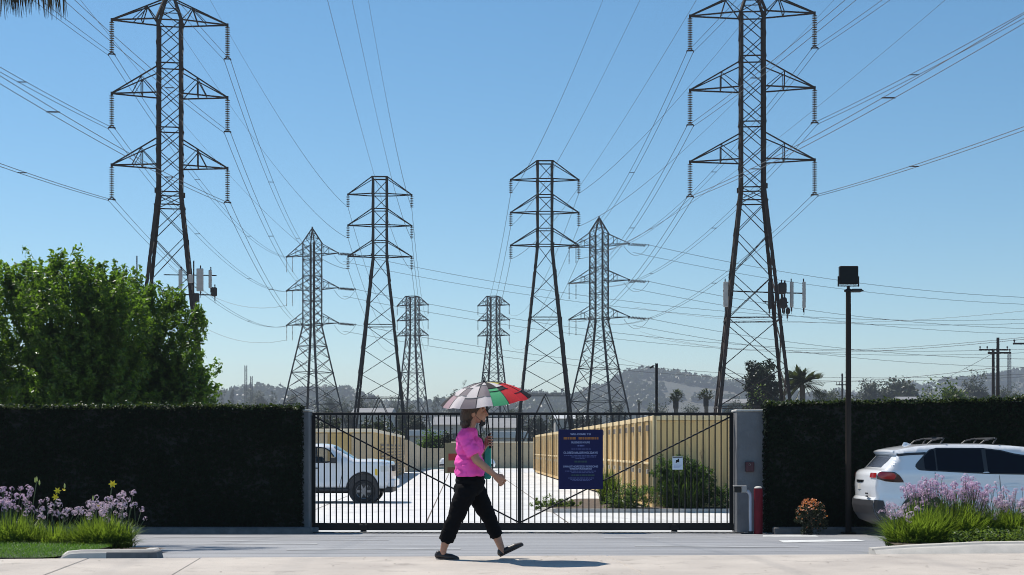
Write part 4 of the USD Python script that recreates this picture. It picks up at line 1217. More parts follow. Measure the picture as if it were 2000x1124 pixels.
def clump_thing(label, px, py, D, wpx, hpx, n, nfl, flmat, seed, flower_area, group):
    """A clump of strap-leaved plants whose foot shows at (px, py)."""
    sc_ = F / D
    b = at(px, py, D)
    t = thing('flower_clump', label, 'flowering plant', (b[0], D, b[2]), 0, group)
    rx = wpx / sc_ / 2; h = hpx / sc_
    strap_clump(t, 0, 0, 0, rx, max(rx * .7, .28), n, h * .8, h * 1.25)
    strap_clump(t, 0, -.05, 0, rx * 1.12, max(rx * .75, .3), n // 2, h * .45, h * .8, lean0=.9, name='low_leaf_tuft')
    r_ = np.random.default_rng(seed)
    spots = []
    for _ in range(nfl):
        fx, fy = flower_area(r_)
        e = at(fx, fy, D + r_.uniform(-.25, .25)) - np.array([b[0], D, b[2]])
        e[1] = r_.uniform(-.28, .28)
        spots.append((e[0] * .75 + r_.normal() * .04, e[1] * .6, .12, e[0], e[1], e[2]))
    flower_stalks(t, spots, flmat)
    return t


DLb = 16.4
clump_thing('green strap-leaved clump with lilac flowers at the far left edge', 20, 1066, DLb, 170, 66, 1000, 34, 'lilac', 11, lambda r: (r.uniform(-20, 62), np.clip(r.normal(976, 13), 935, 996)), 'lilac flower clumps left of the drive')
clump_thing('low middle clump with sparse pale flowers between two fuller clumps', 110, 1068, DLb - .1, 130, 46, 700, 22, 'pink_lilac', 12, lambda r: (r.uniform(50, 165), r.uniform(978, 1012)), 'lilac flower clumps left of the drive')
clump_thing('rounded clump with pale lilac flowers beside the left kerb end', 198, 1069, DLb - .2, 150, 66, 1400, 46, 'pink_lilac', 13, lambda r: (r.uniform(160, 268), np.clip(r.normal(992, 14), 964, 1024)), 'lilac flower clumps left of the drive')


def lily(label, px, py, D, footpy, head, n_extra=0):
    e = at(px, py, D); f_ = at(px - 14, footpy, D)
    t = thing('day_lily', label, 'flower', (f_[0], D, f_[2]), 0, 'yellow lilies in the left bed')
    d = e - np.array([f_[0], D, f_[2]])
    part(t, 'stalk', tube([(0, 0, 0), d * [.3, 0, .5], d * [.9, 0, .96], d], .005, 5), M['stalk'])

    def bloom(c, ax_, s):
        ax_ = unit(np.array(ax_, float)); u = unit(np.cross(ax_, [0, 0, 1.0])); v = np.cross(ax_, u)
        for i in range(6):
            a = i * math.pi / 3; o = u * math.cos(a) + v * math.sin(a); w = np.cross(ax_, o)
            q = np.linspace(0, 1, 5)[:, None]
            P = c + ax_ * (q * (1.15 - .55 * q)) * s * .8 + o * (q ** 1.3) * s * .8
            ww = np.sin(np.clip(q, .06, .97) * np.pi) * s * .2
            V = np.stack([P - w * ww, P + w * ww], 1).reshape(-1, 3); k_ = np.arange(4)[:, None] * 2
            part(t, 'petal', (V, np.vstack([k_ + [0, 1, 3], k_ + [0, 3, 2]])), M['yellow'])
    for (dx, dz, ax_, s) in head:
        if s > 0:
            bloom(d + [dx, 0, dz], ax_, s)
        else:
            part(t, 'bud', lathe([(0, -.0), (.008, .012), (.009, .03), (.0, .06)][::-1], 6), M['bud']) if False else part(t, 'bud', move(lathe([(0, .07), (.009, .045), (.01, .02), (0, 0)], 7), d + [dx, 0, dz]), M['bud'])
    az = rng.uniform(0, 6.28, 26)
    part(t, 'leaf_tuft', blades(rng.normal(size=(26, 3)) * [.03, .03, 0], az, rng.uniform(.2, .38, 26), rng.uniform(.4, .9, 26), np.full(26, .014), 5), M['garlic'], kind='stuff')


lily('single open yellow lily standing highest, on the right of the left bed', 220, 947, DLb + .1, 1060, [(0, 0, (.3, -1, .3), .062), (-.02, -.035, (0, 0, 1), 0)])
lily('pair of yellow lilies one above the other in the middle of the left bed', 112, 962, DLb + .15, 1060, [(0, .01, (.4, -1, .5), .055), (-.012, -.055, (-.1, -1, .0), .055), (.07, .02, (.6, -.5, .8), .03), (.085, .04, (0, 0, 1), 0)])
lily('pale closed lily buds rising from the left bed', 72, 942, DLb + .2, 1060, [(0, 0, (0, 0, 1), 0), (-.02, -.01, (0, 0, 1), 0), (.03, -.04, (0, 0, 1), 0)])
lily('tiny low yellow lily among the pale lilac flowers of the left bed', 192, 988, DLb - .15, 1064, [(0, 0, (.2, -1, .1), .026), (-.06, .05, (0, 0, 1), 0)])

# lawn strip at the lower left
lp = Polygon([(-14, edge(-14) - .02), (-4.72, edge(-4.72) - .02), (-4.45, edge(-4.4) + .27), (-4.4, 15.7), (-6.3, 16.2), (-14, 16.2)])
setting('lawn', sheet(lp, lambda x, y: .012 + .04 * np.clip((y - edge(x)) / .25, 0, 1), .2), M['lawn_ground'])
n = 26000
x = rng.uniform(-7.0, -4.4, n); y = rng.uniform(14.0, 16.1, n)
k_ = shapely.contains_xy(lp, x, y); x, y = x[k_], y[k_]; n = len(x)
setting('grass', blades(np.column_stack([x, y, .008 + .04 * np.clip((y - edge(x)) / .25, 0, 1)]), rng.uniform(0, 6.28, n), rng.uniform(.025, .06, n), rng.uniform(.2, 1.0, n), np.full(n, .004), 3), M['lawn'], kind='stuff', label='mown bright green lawn strip at the lower left', cat='grass')

# right bed: big clump, low ground cover
DRb = 16.6
clump_thing('lime green strap-leaved clump at the left end of the right bed', 1795, 1066, DRb - .2, 150, 84, 1500, 30, 'pink_lilac', 21, lambda r: (r.uniform(1728, 1775), r.uniform(985, 1012)), 'flower clumps in front of the white car')
clump_thing('large clump of pink-lilac blossom before the rear door of the white car', 1868, 1060, DRb + .1, 190, 92, 1700, 190, 'lilac', 22, lambda r: (r.uniform(1768, 1925), np.clip(r.normal(962, 15), 932, 1000)), 'flower clumps in front of the white car')
clump_thing('lilac clump running out of the picture at the right edge, before the white car', 1968, 1058, DRb + .2, 150, 74, 1200, 110, 'pink_lilac', 23, lambda r: (r.uniform(1900, 2030), np.clip(r.normal(985 + 0, 15), 945, 1015)), 'flower clumps in front of the white car')
clump_thing('clump of strap leaves just beyond the right edge by the white car', 2080, 1058, DRb + .2, 150, 60, 900, 20, 'lilac', 24, lambda r: (r.uniform(2020, 2130), r.uniform(960, 1010)), 'flower clumps in front of the white car')
n = 9000
x = rng.uniform(4.9, 8.5, n); y = edge(x) + .5 + rng.random(n) * (.9 - .1 * np.abs(x - 5.5))
hgt = .06 + .16 * meshkit.fbm(np.column_stack([x * 3, y * 3, 0 * x]), 3, 8) + .06 * np.clip((x - 5) / 2, 0, 1)
p = np.column_stack([x, y, .07 + hgt * rng.random(n)])
setting('ground_cover', leaves(p, .03, .5, .6), M['ground_cover'], kind='stuff', label='low grey-green ground cover along the right kerb', cat='ground cover')

n = 70
x = rng.uniform(-6, 6.5, n); y = rng.uniform(12.6, 15.0, n); y = np.minimum(y, edge(x) - .05)
c = np.column_stack([x, y, np.full(n, .007)])
aa = rng.uniform(0, 6.28, n); L = rng.uniform(.006, .022, (n, 1))
setting('leaf_litter', quads(c, np.column_stack([np.cos(aa), np.sin(aa), 0 * aa]) * L, np.column_stack([-np.sin(aa), np.cos(aa), 0 * aa]) * L * .5), M['dead_frond'], kind='stuff', label='tiny dry leaf specks scattered on the pavement', cat='leaf litter')

# orange-leaved bush before the right hedge
b = on_ground(1585, 1024) ; b[1] = 27.6; b[0] = (1584 - CX) / F * 27.6; b[2] = gz(27.6) + .05
t = thing('orange_shrub', 'round low shrub with orange blossom against the dark right hedge', 'shrub', b)
part(t, 'stems', limb_tree(.45, .025, .2, 6, 4, .1), M['bark'])
part(t, 'foliage', crown([(0, 0, .24, .30, .28, .27)], 2600, .045, .4, .4), M['far_dark'], kind='stuff')
p = unit(rng.normal(size=(190, 3)) + [-.15, 0, 1.2]) * [.27, .25, .29] * rng.uniform(.9, 1.15, (190, 1)) + [0, 0, .31]
part(t, 'blossom', leaves(p, .05, .5, .7), M['orange_leaf'], kind='stuff')


def shrub(name, label, cat, px, D, z0, blobs, n, size, mat_, group=None, seed=1, blade=None):
    t = thing(name, label, cat, ((px - CX) / F * D, D, z0), 0, group)
    B = np.array(blobs, float)
    part(t, 'stems', limb_tree(B[:, 2].max() + .1, .02, .25, 6, seed, .1), M['bark'])
    part(t, 'foliage', crown(blobs, n, size, .7, .4), M[mat_], kind='stuff')
    if blade:
        strap_clump(t, 0, 0, 0, blade[0], blade[0] * .8, blade[1], blade[2] * .7, blade[2], 'reed', .014, 'upright_blades', .2)
    return t


zs_ = -0.49
shrub('planter_shrub', 'big upright dark green shrub before the nearest container', 'shrub', 1338, 39.0, zs_, [(0, 0, .55, .85, .45, .55), (-.35, 0, .95, .5, .4, .42), (.35, 0, .9, .5, .4, .38), (0, 0, .9, .6, .4, .5)], 17000, .065, 'bush', 'shrubs in the planter behind the gate', 2, (.75, 420, 1.4))
shrub('planter_shrub', 'low spreading leafy shrub in the planter, left of the big upright one', 'shrub', 1228, 38.75, zs_, [(0, 0, .25, .75, .35, .35), (.3, 0, .38, .4, .35, .28), (-.4, -.05, .18, .35, .3, .22)], 6000, .055, 'ground_cover', 'shrubs in the planter behind the gate', 3)
shrub('planter_shrub', 'small shrub at the pillar end of the planter', 'shrub', 1408, 38.75, zs_, [(0, 0, .25, .42, .35, .35), (.25, 0, .2, .35, .3, .25)], 3200, .055, 'bush', 'shrubs in the planter behind the gate', 4)
shrub('planter_shrub', 'flat weedy tuft below the navy notice board', 'shrub', 1086, 39.6, zs_, [(0, 0, .1, .5, .4, .2), (-.35, 0, .06, .3, .3, .14), (.4, .1, .08, .35, .3, .14)], 2600, .055, 'ground_cover', 'shrubs in the planter behind the gate', 5)
t = thing('reed_tuft', 'tall green reed tuft showing right of the navy notice board', 'plant', ((1190 - CX) / F * 41.5, 41.5, zs_))
strap_clump(t, 0, 0, 0, .34, .25, 520, .8, 1.45, 'reed', .02, 'upright_blades', .15)
part(t, 'dry_stem', tube([(.1, 0, 0), (.12, -.02, .5), (.0, -.03, .75)], .014, 5), M['bark'])


# far trees
def far_tree(name, label, px, ytop, wpx, D, mat_, kind='round', base=None, n=1500, seed=1, group='trees beyond the yard'):
    X = (px - CX) / F * D; z0 = -0.9
    h = CAMZ + (HY - ytop) / F * D - z0
    w = wpx / F * D
    t = thing(name, label, 'tree', (X, D, z0), 0, group)
    r_ = np.random.default_rng(seed)
    part(t, 'trunk', limb_tree(h * .9, max(.12, h * .022), w * .35, 6, seed, .25), M['bark'])
    if kind == 'round':
        bl = [(0, 0, h * .62, w * .42, w * .4, h * .36)] + [(r_.uniform(-.3, .3) * w, r_.uniform(-.3, .3) * w, h * r_.uniform(.42, .78), w * .24, w * .24, h * .18) for _ in range(7)]
    elif kind == 'bush':
        bl = [(0, 0, h * .5, w * .46, w * .4, h * .48)] + [(r_.uniform(-.34, .34) * w, r_.uniform(-.3, .3) * w, h * r_.uniform(.3, .62), w * .22, w * .22, h * .3) for _ in range(7)]
    elif kind == 'open':
        bl = [(r_.uniform(-.36, .36) * w, r_.uniform(-.3, .3) * w, h * r_.uniform(.45, .92), w * r_.uniform(.12, .22), w * .18, h * r_.uniform(.07, .13)) for _ in range(12)]
    else:
        bl = [(r_.uniform(-.12, .12) * w, 0, h * q, w * (.5 - .28 * abs(q - .45)), w * .4, h * .14) for q in np.linspace(.2, .9, 7)]
    part(t, 'crown', crown(bl, n, max(.22, w * .078), .75, .4, .6, seed, .3, None, 1.8 if kind != 'tall' else 1.3), M[mat_], kind='stuff')
    return t


def fan_palm(label, px, ytop, D, ybot_crown, wpx, seed, feather=False, skirt=True, group='palms beyond the yard'):
    X = (px - CX) / F * D; z0 = -0.9
    zc = CAMZ + (HY - (ytop * .55 + ybot_crown * .45)) / F * D - z0
    R = wpx / F * D / 2
    t = thing('palm_tree', label, 'palm', (X, D, z0), 0, group)
    part(t, 'trunk', tube([(0, 0, 0), (.1, 0, zc * .5), (0, 0, zc)], [.42, .34, .34], 9), M['bark'])
    ms = []
    nf = 44
    for i in range(nf):
        a = rng.uniform(0, 6.28); el = rng.uniform(-.5, 1.35)
        L = R * rng.uniform(.85, 1.15)
        q = np.linspace(0, 1, 7)[:, None]
        o = np.array([math.cos(a) * math.cos(el), math.sin(a) * math.cos(el), math.sin(el)])
        P = np.array([0, 0, zc]) + o * q * L - np.array([0, 0, 1]) * q ** 2 * L * (.35 if feather else .2)
        ms.append(tube(P, R * .012, 4))
        if feather:
            for s in (-1, 1):
                k = 15; qq = np.linspace(.15, 1, k)
                pb = np.column_stack([np.interp(qq, q[:, 0], P[:, j]) for j in range(3)])
                ms.append(blades(pb, np.full(k, a + s * .9), np.full(k, L * .32), np.full(k, 1.05), np.full(k, R * .035), 3))
        else:
            k = 15
            ms.append(blades(np.tile(P[4], (k, 1)), a + np.linspace(-1.1, 1.1, k), np.full(k, L * .5), np.full(k, np.clip(1.2 - el * .6, .3, 1.3)), np.full(k, R * .06), 3))
    part(t, 'fronds', cat_(ms), M['palm_leaf'], kind='stuff')
    if skirt:
        k = 160; a = rng.uniform(0, 6.28, k)
        pb = np.column_stack([np.cos(a) * R * .28, np.sin(a) * R * .28, np.full(k, zc) - rng.uniform(0, R * .9, k)])
        d = np.column_stack([np.cos(a) * .1, np.sin(a) * .1, -np.ones(k)])
        part(t, 'dry_skirt', quads(pb, d * R * .3, np.column_stack([-np.sin(a), np.cos(a), 0 * a]) * R * .07), M['dead_frond'], kind='stuff')
    return t


far_tree('eucalyptus_tree', 'tall dark tree behind the right brown pylon, left of the palm', 1492, 708, 78, 170, 'far_dark', 'tall', n=22000, seed=31)
far_tree('cypress_bush', 'dark green bush in front of the tall dark tree, over the gate pillar', 1478, 762, 46, 120, 'bright_tree', 'bush', n=1500, seed=32)
fan_palm('spiky date palm right of the brown pylon beside the lamp post', 1567, 722, 175, 790, 92, 1, True, False)
fan_palm('fan palm over the tan container, the left of a pair', 1320, 766, 230, 795, 36, 2)
fan_palm('fan palm over the tan container beside the pylon leg, right of a pair', 1379, 763, 235, 792, 34, 3)
fan_palm('tiny distant fan palm between the peaked pylon and the camera pole', 1248, 782, 420, 796, 14, 4)
ft = [('hazy tree just left of the floodlight pole', 1633, 772, 60, 300, 'far_green', 'bush', 1200), ('hazy open tree right behind the floodlight pole', 1700, 733, 52, 520, 'far_green', 'open', 1400),
      ('broad grey-green tree right of the floodlight pole', 1752, 741, 92, 520, 'far_green', 'round', 2200), ('hazy dark tree between the floodlight pole and the date palm', 1618, 752, 60, 480, 'far_green', 'round', 1300),
      ('low dark bush at the foot of the floodlight pole over the hedge', 1668, 764, 60, 230, 'far_dark', 'bush', 1200), ('bright green rounded tree over the right hedge', 1848, 746, 84, 190, 'bright_tree', 'bush', 3000),
      ('hazy airy tree left of the bright green rounded tree', 1806, 750, 40, 540, 'far_green', 'open', 900), ('tall hazy tree left of the utility poles', 1906, 731, 56, 520, 'far_green', 'round', 1900),
      ('hazy tree behind the utility poles', 1960, 742, 44, 560, 'far_green', 'open', 900), ('hazy small tree near the right edge', 1985, 755, 50, 480, 'far_green', 'round', 900),
      ('hazy tree beyond the right frame edge', 2040, 740, 70, 520, 'far_green', 'round', 900),
      ('pale feathery tree on the hazy skyline beside the left leafy tree', 432, 750, 22, 900, 'far_green', 'tall', 500), ('pale feathery tree left of the faint twin masts', 455, 755, 24, 900, 'far_green', 'open', 500),
      ('hazy tree below the faint twin masts', 487, 748, 30, 850, 'far_green', 'round', 700), ('rounded hazy tree right of the faint twin masts', 508, 752, 34, 800, 'far_green', 'round', 700),
      ('hazy upright tree left of the peaked pylon by the hedge end', 532, 756, 18, 700, 'far_green', 'tall', 500), ('hazy tree inside the left legs of the peaked pylon', 570, 758, 34, 600, 'far_green', 'round', 900),
      ('hazy tree between the legs of the peaked pylon by the hedge end', 643, 757, 40, 600, 'far_green', 'round', 1100), ('grey tree right of the peaked pylon by the hedge end', 672, 768, 30, 600, 'far_green', 'round', 700),
      ('hazy tree seen through the flat-topped pylon left of the woman', 728, 770, 36, 600, 'far_green', 'round', 800), ('hazy low tree right of the flat-topped pylon left of the woman', 770, 768, 40, 650, 'far_green', 'round', 700),
      ('hazy tower-like tree left of the umbrella', 850, 765, 20, 800, 'far_green', 'tall', 600), ('hazy tall tree rising behind the left umbrella rim', 908, 740, 18, 800, 'far_green', 'tall', 700), ('hazy tree behind the umbrella canopy', 890, 762, 44, 700, 'far_green', 'round', 900),
      ('dark tree over the storage block roof, at the leg of the flat-topped pylon', 698, 776, 46, 330, 'far_dark', 'round', 1300), ('brownish shrubby tree over the storage block near the gate pillar', 640, 806, 60, 150, 'far_green', 'open', 1500),
      ('dark tree left of the gate pillar top over the storage block', 604, 792, 40, 160, 'far_dark', 'bush', 900), ('reddish-brown tree at the foot of the small distant pylon', 795, 788, 40, 260, 'far_green', 'round', 1200),
      ('dark green tree over the end of the storage block', 812, 806, 44, 220, 'far_dark', 'round', 1300), ('leafy green bush over the stepped yard wall', 842, 843, 66, 128, 'bush', 'bush', 2300), ('dark round bush over the yard wall next to the woman', 876, 840, 30, 127, 'far_dark', 'bush', 1000),
      ('green hedge-like tree over the storage block roof', 740, 818, 90, 140, 'far_green', 'bush', 2000), ('dark tree seen right of the gate centre post', 1045, 812, 50, 300, 'far_dark', 'round', 1300), ('hazy tree above the blue notice board', 1095, 800, 60, 420, 'far_green', 'round', 1300),
      ('dark tree above the container row by the peaked pylon', 1150, 806, 60, 330, 'far_dark', 'round', 1300), ('hazy tree right of the umbrella at the pylon base', 1010, 790, 36, 500, 'far_green', 'round', 800), ('grey bushy tree between the pair of fan palms', 1350, 782, 40, 420, 'far_green', 'round', 800),
      ('grey bushy tree left of the pair of fan palms', 1285, 780, 50, 480, 'far_green', 'round', 900), ('small hazy tree under the peaked pylon right of the umbrella', 1205, 782, 40, 500, 'far_green', 'round', 700), ('hazy tree in front of the hill, left of the tall dark tree', 1432, 780, 40, 420, 'far_green', 'open', 800)]
for i, (lb, px, yt, w, D, mt, kd, n) in enumerate(ft):
    far_tree('far_tree', lb, px, yt + 2, w, D, mt, kd if kd != 'open' or D > 600 else 'round', n=int(n * 7), seed=40 + i)
# a belt of scrub that closes the plain behind the yard
n = 60000
x = rng.uniform(-160, 180, n); y = 330 + rng.random(n) * 320
k_ = meshkit.fbm(np.column_stack([x / 16, y / 22, 0 * x]), 3, 4) > .5
x, y = x[k_], y[k_]
hh = 1.5 + 6.5 * meshkit.fbm(np.column_stack([x / 9, y / 14, 0 * x]), 3, 6)
p = np.column_stack([x, y, -.9 + hh * rng.random(len(x)) ** .7])
setting('scrub_belt', leaves(p, 1.5, .5, .7), M['far_green'], kind='stuff', label='hazy belt of scrub and treetops across the plain', cat='scrub')

# ------------------------------------------------------------------ utility poles, far buildings, masts
def utility_pole(label, px, ytop, D, arms, group='utility poles at the right edge'):
    X = (px - CX) / F * D
    t = thing('utility_pole', label, 'utility pole', (X, D, -0.7), 0, group)
    h = CAMZ + (HY - ytop) / F * D + 0.7
    part(t, 'pole', tube([(0, 0, 0), (0, 0, h)], [.24, .16], 10), M['pole_wood'], smooth=40)
    for (y, xl, xr) in arms:
        z = CAMZ + (HY - y) / F * D + .7; a = (xl - px) / F * D; b_ = (xr - px) / F * D
        c_ = part(t, 'crossarm', cbox(a, b_, -.3, -.16, z - .09, z + .09, .02), M['pole_wood'])
        for q in (a + .12, b_ - .12, a * .55 + b_ * .1):
            part(c_, 'insulator', move(lathe([(0, .34), (.09, .3), (.11, .2), (.05, .12), (.05, 0)], 8), (q, -.23, z + .09)), M['insul'])
    return t


utility_pole('taller wooden utility pole near the right edge, with the lower crossarm', 1949, 660, 150, [(690, 1928, 1973)])
utility_pole('shorter wooden utility pole just left of the taller one', 1940, 682, 165, [(684, 1911, 1968)])
utility_pole('utility pole outside the right edge, its crossarm tip showing', 2024, 655, 140, [(672, 1977, 2070)])
utility_pole('short thin wooden pole left of the lamp post above the hedge', 1645, 730, 260, [(752, 1632, 1656)])
for lb, a, b_, sg in (('thin wire sagging from the taller utility pole towards the pylon, lowest of three', at(1949, 718, 150), at(1180, 690, 300), 3.5), ('thin wire reaching the crossarm tip at the right edge', at(2070, 655, 140), at(1250, 648, 320), 3.0), ('thin wire above the utility poles, nearly level', at(2070, 652, 150), at(1250, 655, 330), 2.6),
                      ('upper of the two rising wires at the right edge', at(2100, 596, 200), at(1240, 600, 320), 3.0), ('thin guy wire slanting down left of the utility poles', at(1940, 690, 160), at(1780, 765, 260), 0.4)):
    power_line(lb, a, b_, sg, .026, name='thin_wire')


def mast(label, px, ytop, D, w, ybot, mat_='galv'):
    X = (px - CX) / F * D; h = CAMZ + (HY - ytop) / F * D + 1
    t = thing('lattice_mast', label, 'mast', (X, D, -1.0), 0)
    ms = []
    for sx in (-1, 1):
        for sy in (-1, 1):
            part(t, 'leg', strut((sx * w, sy * w, 0), (sx * w * .8, sy * w * .8, h), w * .22), M[mat_])
    z = 0
    while z < h - 2 * w:
        for s in (-1, 1):
            ms += [strut((-w, s * w, z), (w, s * w, z + 2 * w), w * .13), strut((w, s * w, z), (-w, s * w, z + 2 * w), w * .13), strut((-w, s * w, z + 2 * w), (w, s * w, z + 2 * w), w * .15)]
        z += 2 * w
    part(t, 'brace', cat_(ms), M[mat_], kind='stuff')
    return t


mast('faint tall lattice mast on the left skyline', 480, 714, 1000, .9, 780)
mast('faint shorter lattice mast right of the taller one on the left skyline', 491, 735, 1000, .9, 780)
mast('faint lattice mast behind the utility poles at the right edge', 1971, 688, 800, .9, 760)

M['far_wall'] = mat('far_pale_wall', (0.36, 0.34, 0.31), 0.9, (0.3, 0.28, 0.26), scale=.2)
M['far_roof'] = mat('far_grey_roof', (0.16, 0.16, 0.17), 0.8, (0.2, 0.2, 0.2), scale=.3)
M['far_roof_light'] = mat('far_pale_roof', (0.42, 0.43, 0.44), 0.7)
M['far_glass'] = mat('far_window', (0.03, 0.035, 0.04), 0.2)


def building(label, px0, px1, yroof, yeave, D, depth, roof, flat=False):
    x0, x1 = (px0 - CX) / F * D, (px1 - CX) / F * D
    h = CAMZ + (HY - yeave) / F * D + .8; hr = CAMZ + (HY - yroof) / F * D + .8
    t = thing('far_building', label, 'building', (x0, D, -.8), 0, 'buildings beyond the yard')
    w = x1 - x0
    part(t, 'wall', box(0, w, 0, depth, 0, h), M['far_wall'])
    if flat:
        part(t, 'roof', cbox(-.2, w + .2, -.2, depth + .2, h + .003, hr, .05), M[roof])
    else:
        V = np.array([[-.4, -.4, h], [w + .4, -.4, h], [w + .4, depth + .4, h], [-.4, depth + .4, h], [-.4, depth / 2, hr], [w + .4, depth / 2, hr]])
        V = V + [0, 0, .004]
        part(t, 'roof', (V, np.array([[0, 1, 5], [0, 5, 4], [2, 3, 4], [2, 4, 5], [0, 4, 3], [1, 2, 5], [0, 3, 2], [0, 2, 1]])), M[roof])
    nw = max(2, int(w / 3.2))
    for i in range(nw):
        xa = w * (i + .25) / nw
        wn = part(t, 'window', box(xa, xa + w / nw * .45, -.05, .0, h * .35, h * .75), M['far_wall'])
        part(wn, 'pane', box(xa + .1, xa + w / nw * .45 - .1, -.065, -.051, h * .35 + .1, h * .75 - .1), M['far_glass'])


building('long grey-roofed shed seen over the gate left of the woman', 846, 905, 812, 830, 300, 22, 'far_roof')
building('pale low shed with a white roof edge beyond the yard wall, left of the woman', 800, 862, 840, 852, 170, 10, 'far_roof_light', True)
building('grey-roofed shed seen between the woman and the gate centre post', 948, 1006, 815, 836, 290, 20, 'far_roof')
building('pale building in front of the grey shed right of the woman', 960, 1030, 843, 856, 200, 12, 'far_roof_light', True)
building('low house below the flat-topped pylon left of the woman', 690, 762, 796, 806, 310, 12, 'far_roof')
building('pale house at the foot of the peaked pylon right of the umbrella', 1085, 1150, 806, 818, 330, 14, 'far_roof_light')
building('house with a low roof under the hill near the tall dark tree', 1410, 1475, 778, 788, 420, 14, 'far_roof')
building('pale house over the right hedge left of the bright tree', 1762, 1800, 774, 781, 420, 12, 'far_roof')
# ------------------------------------------------------------------ vehicles
M['car_white'] = mat('white_car_paint', (0.72, 0.73, 0.75), 0.28, coat=1.0)
M['car_trim'] = mat('black_car_trim', (0.022, 0.022, 0.025), 0.55)
M['car_glass'] = mat('tinted_car_glass', (0.004, 0.005, 0.008), 0.05, spec=0.2)
M['rear_glass'] = mat('rear_car_glass', (0.10, 0.12, 0.16), 0.03, spec=1.0, coat=1.0)
M['tail_red'] = mat('red_tail_lens', (0.33, 0.008, 0.012), 0.12, coat=1.0)
M['tail_dark'] = mat('smoked_tail_lens', (0.03, 0.004, 0.006), 0.12, coat=1.0)
M['chrome'] = mat('bright_trim', (0.6, 0.6, 0.62), 0.2, metal=1.0)
M['tyre'] = mat('tyre_rubber', (0.014, 0.014, 0.015), 0.85)
M['rim'] = mat('alloy_rim', (0.22, 0.22, 0.23), 0.35, metal=0.8)
M['lamp_glass'] = mat('clear_lamp', (0.6, 0.6, 0.58), 0.1, coat=1.0)
M['seat'] = mat('car_seat', (0.05, 0.05, 0.055), 0.9)
M['pane'] = usdkit.material(stage, '/World/Looks/clear_car_pane', {'t': ('transparent_bsdf', {'color': (0.92, 0.93, 0.93)}), 'g': ('glossy_bsdf', {'roughness': 0.02, 'color': (0.9, 0.9, 0.9)}), 'f': ('fresnel', {'IOR': 1.5}), 'x': ('mix_closure', {})},
                            [('f.fac', 'x.fac'), ('t.BSDF', 'x.closure1'), ('g.BSDF', 'x.closure2')], surface='x.closure')


def smooth_poly(pts, r=0.05, ds=0.03):
    p = Polygon(pts).buffer(r, join_style=1).buffer(-2 * r, join_style=1).buffer(r, join_style=1)
    return p


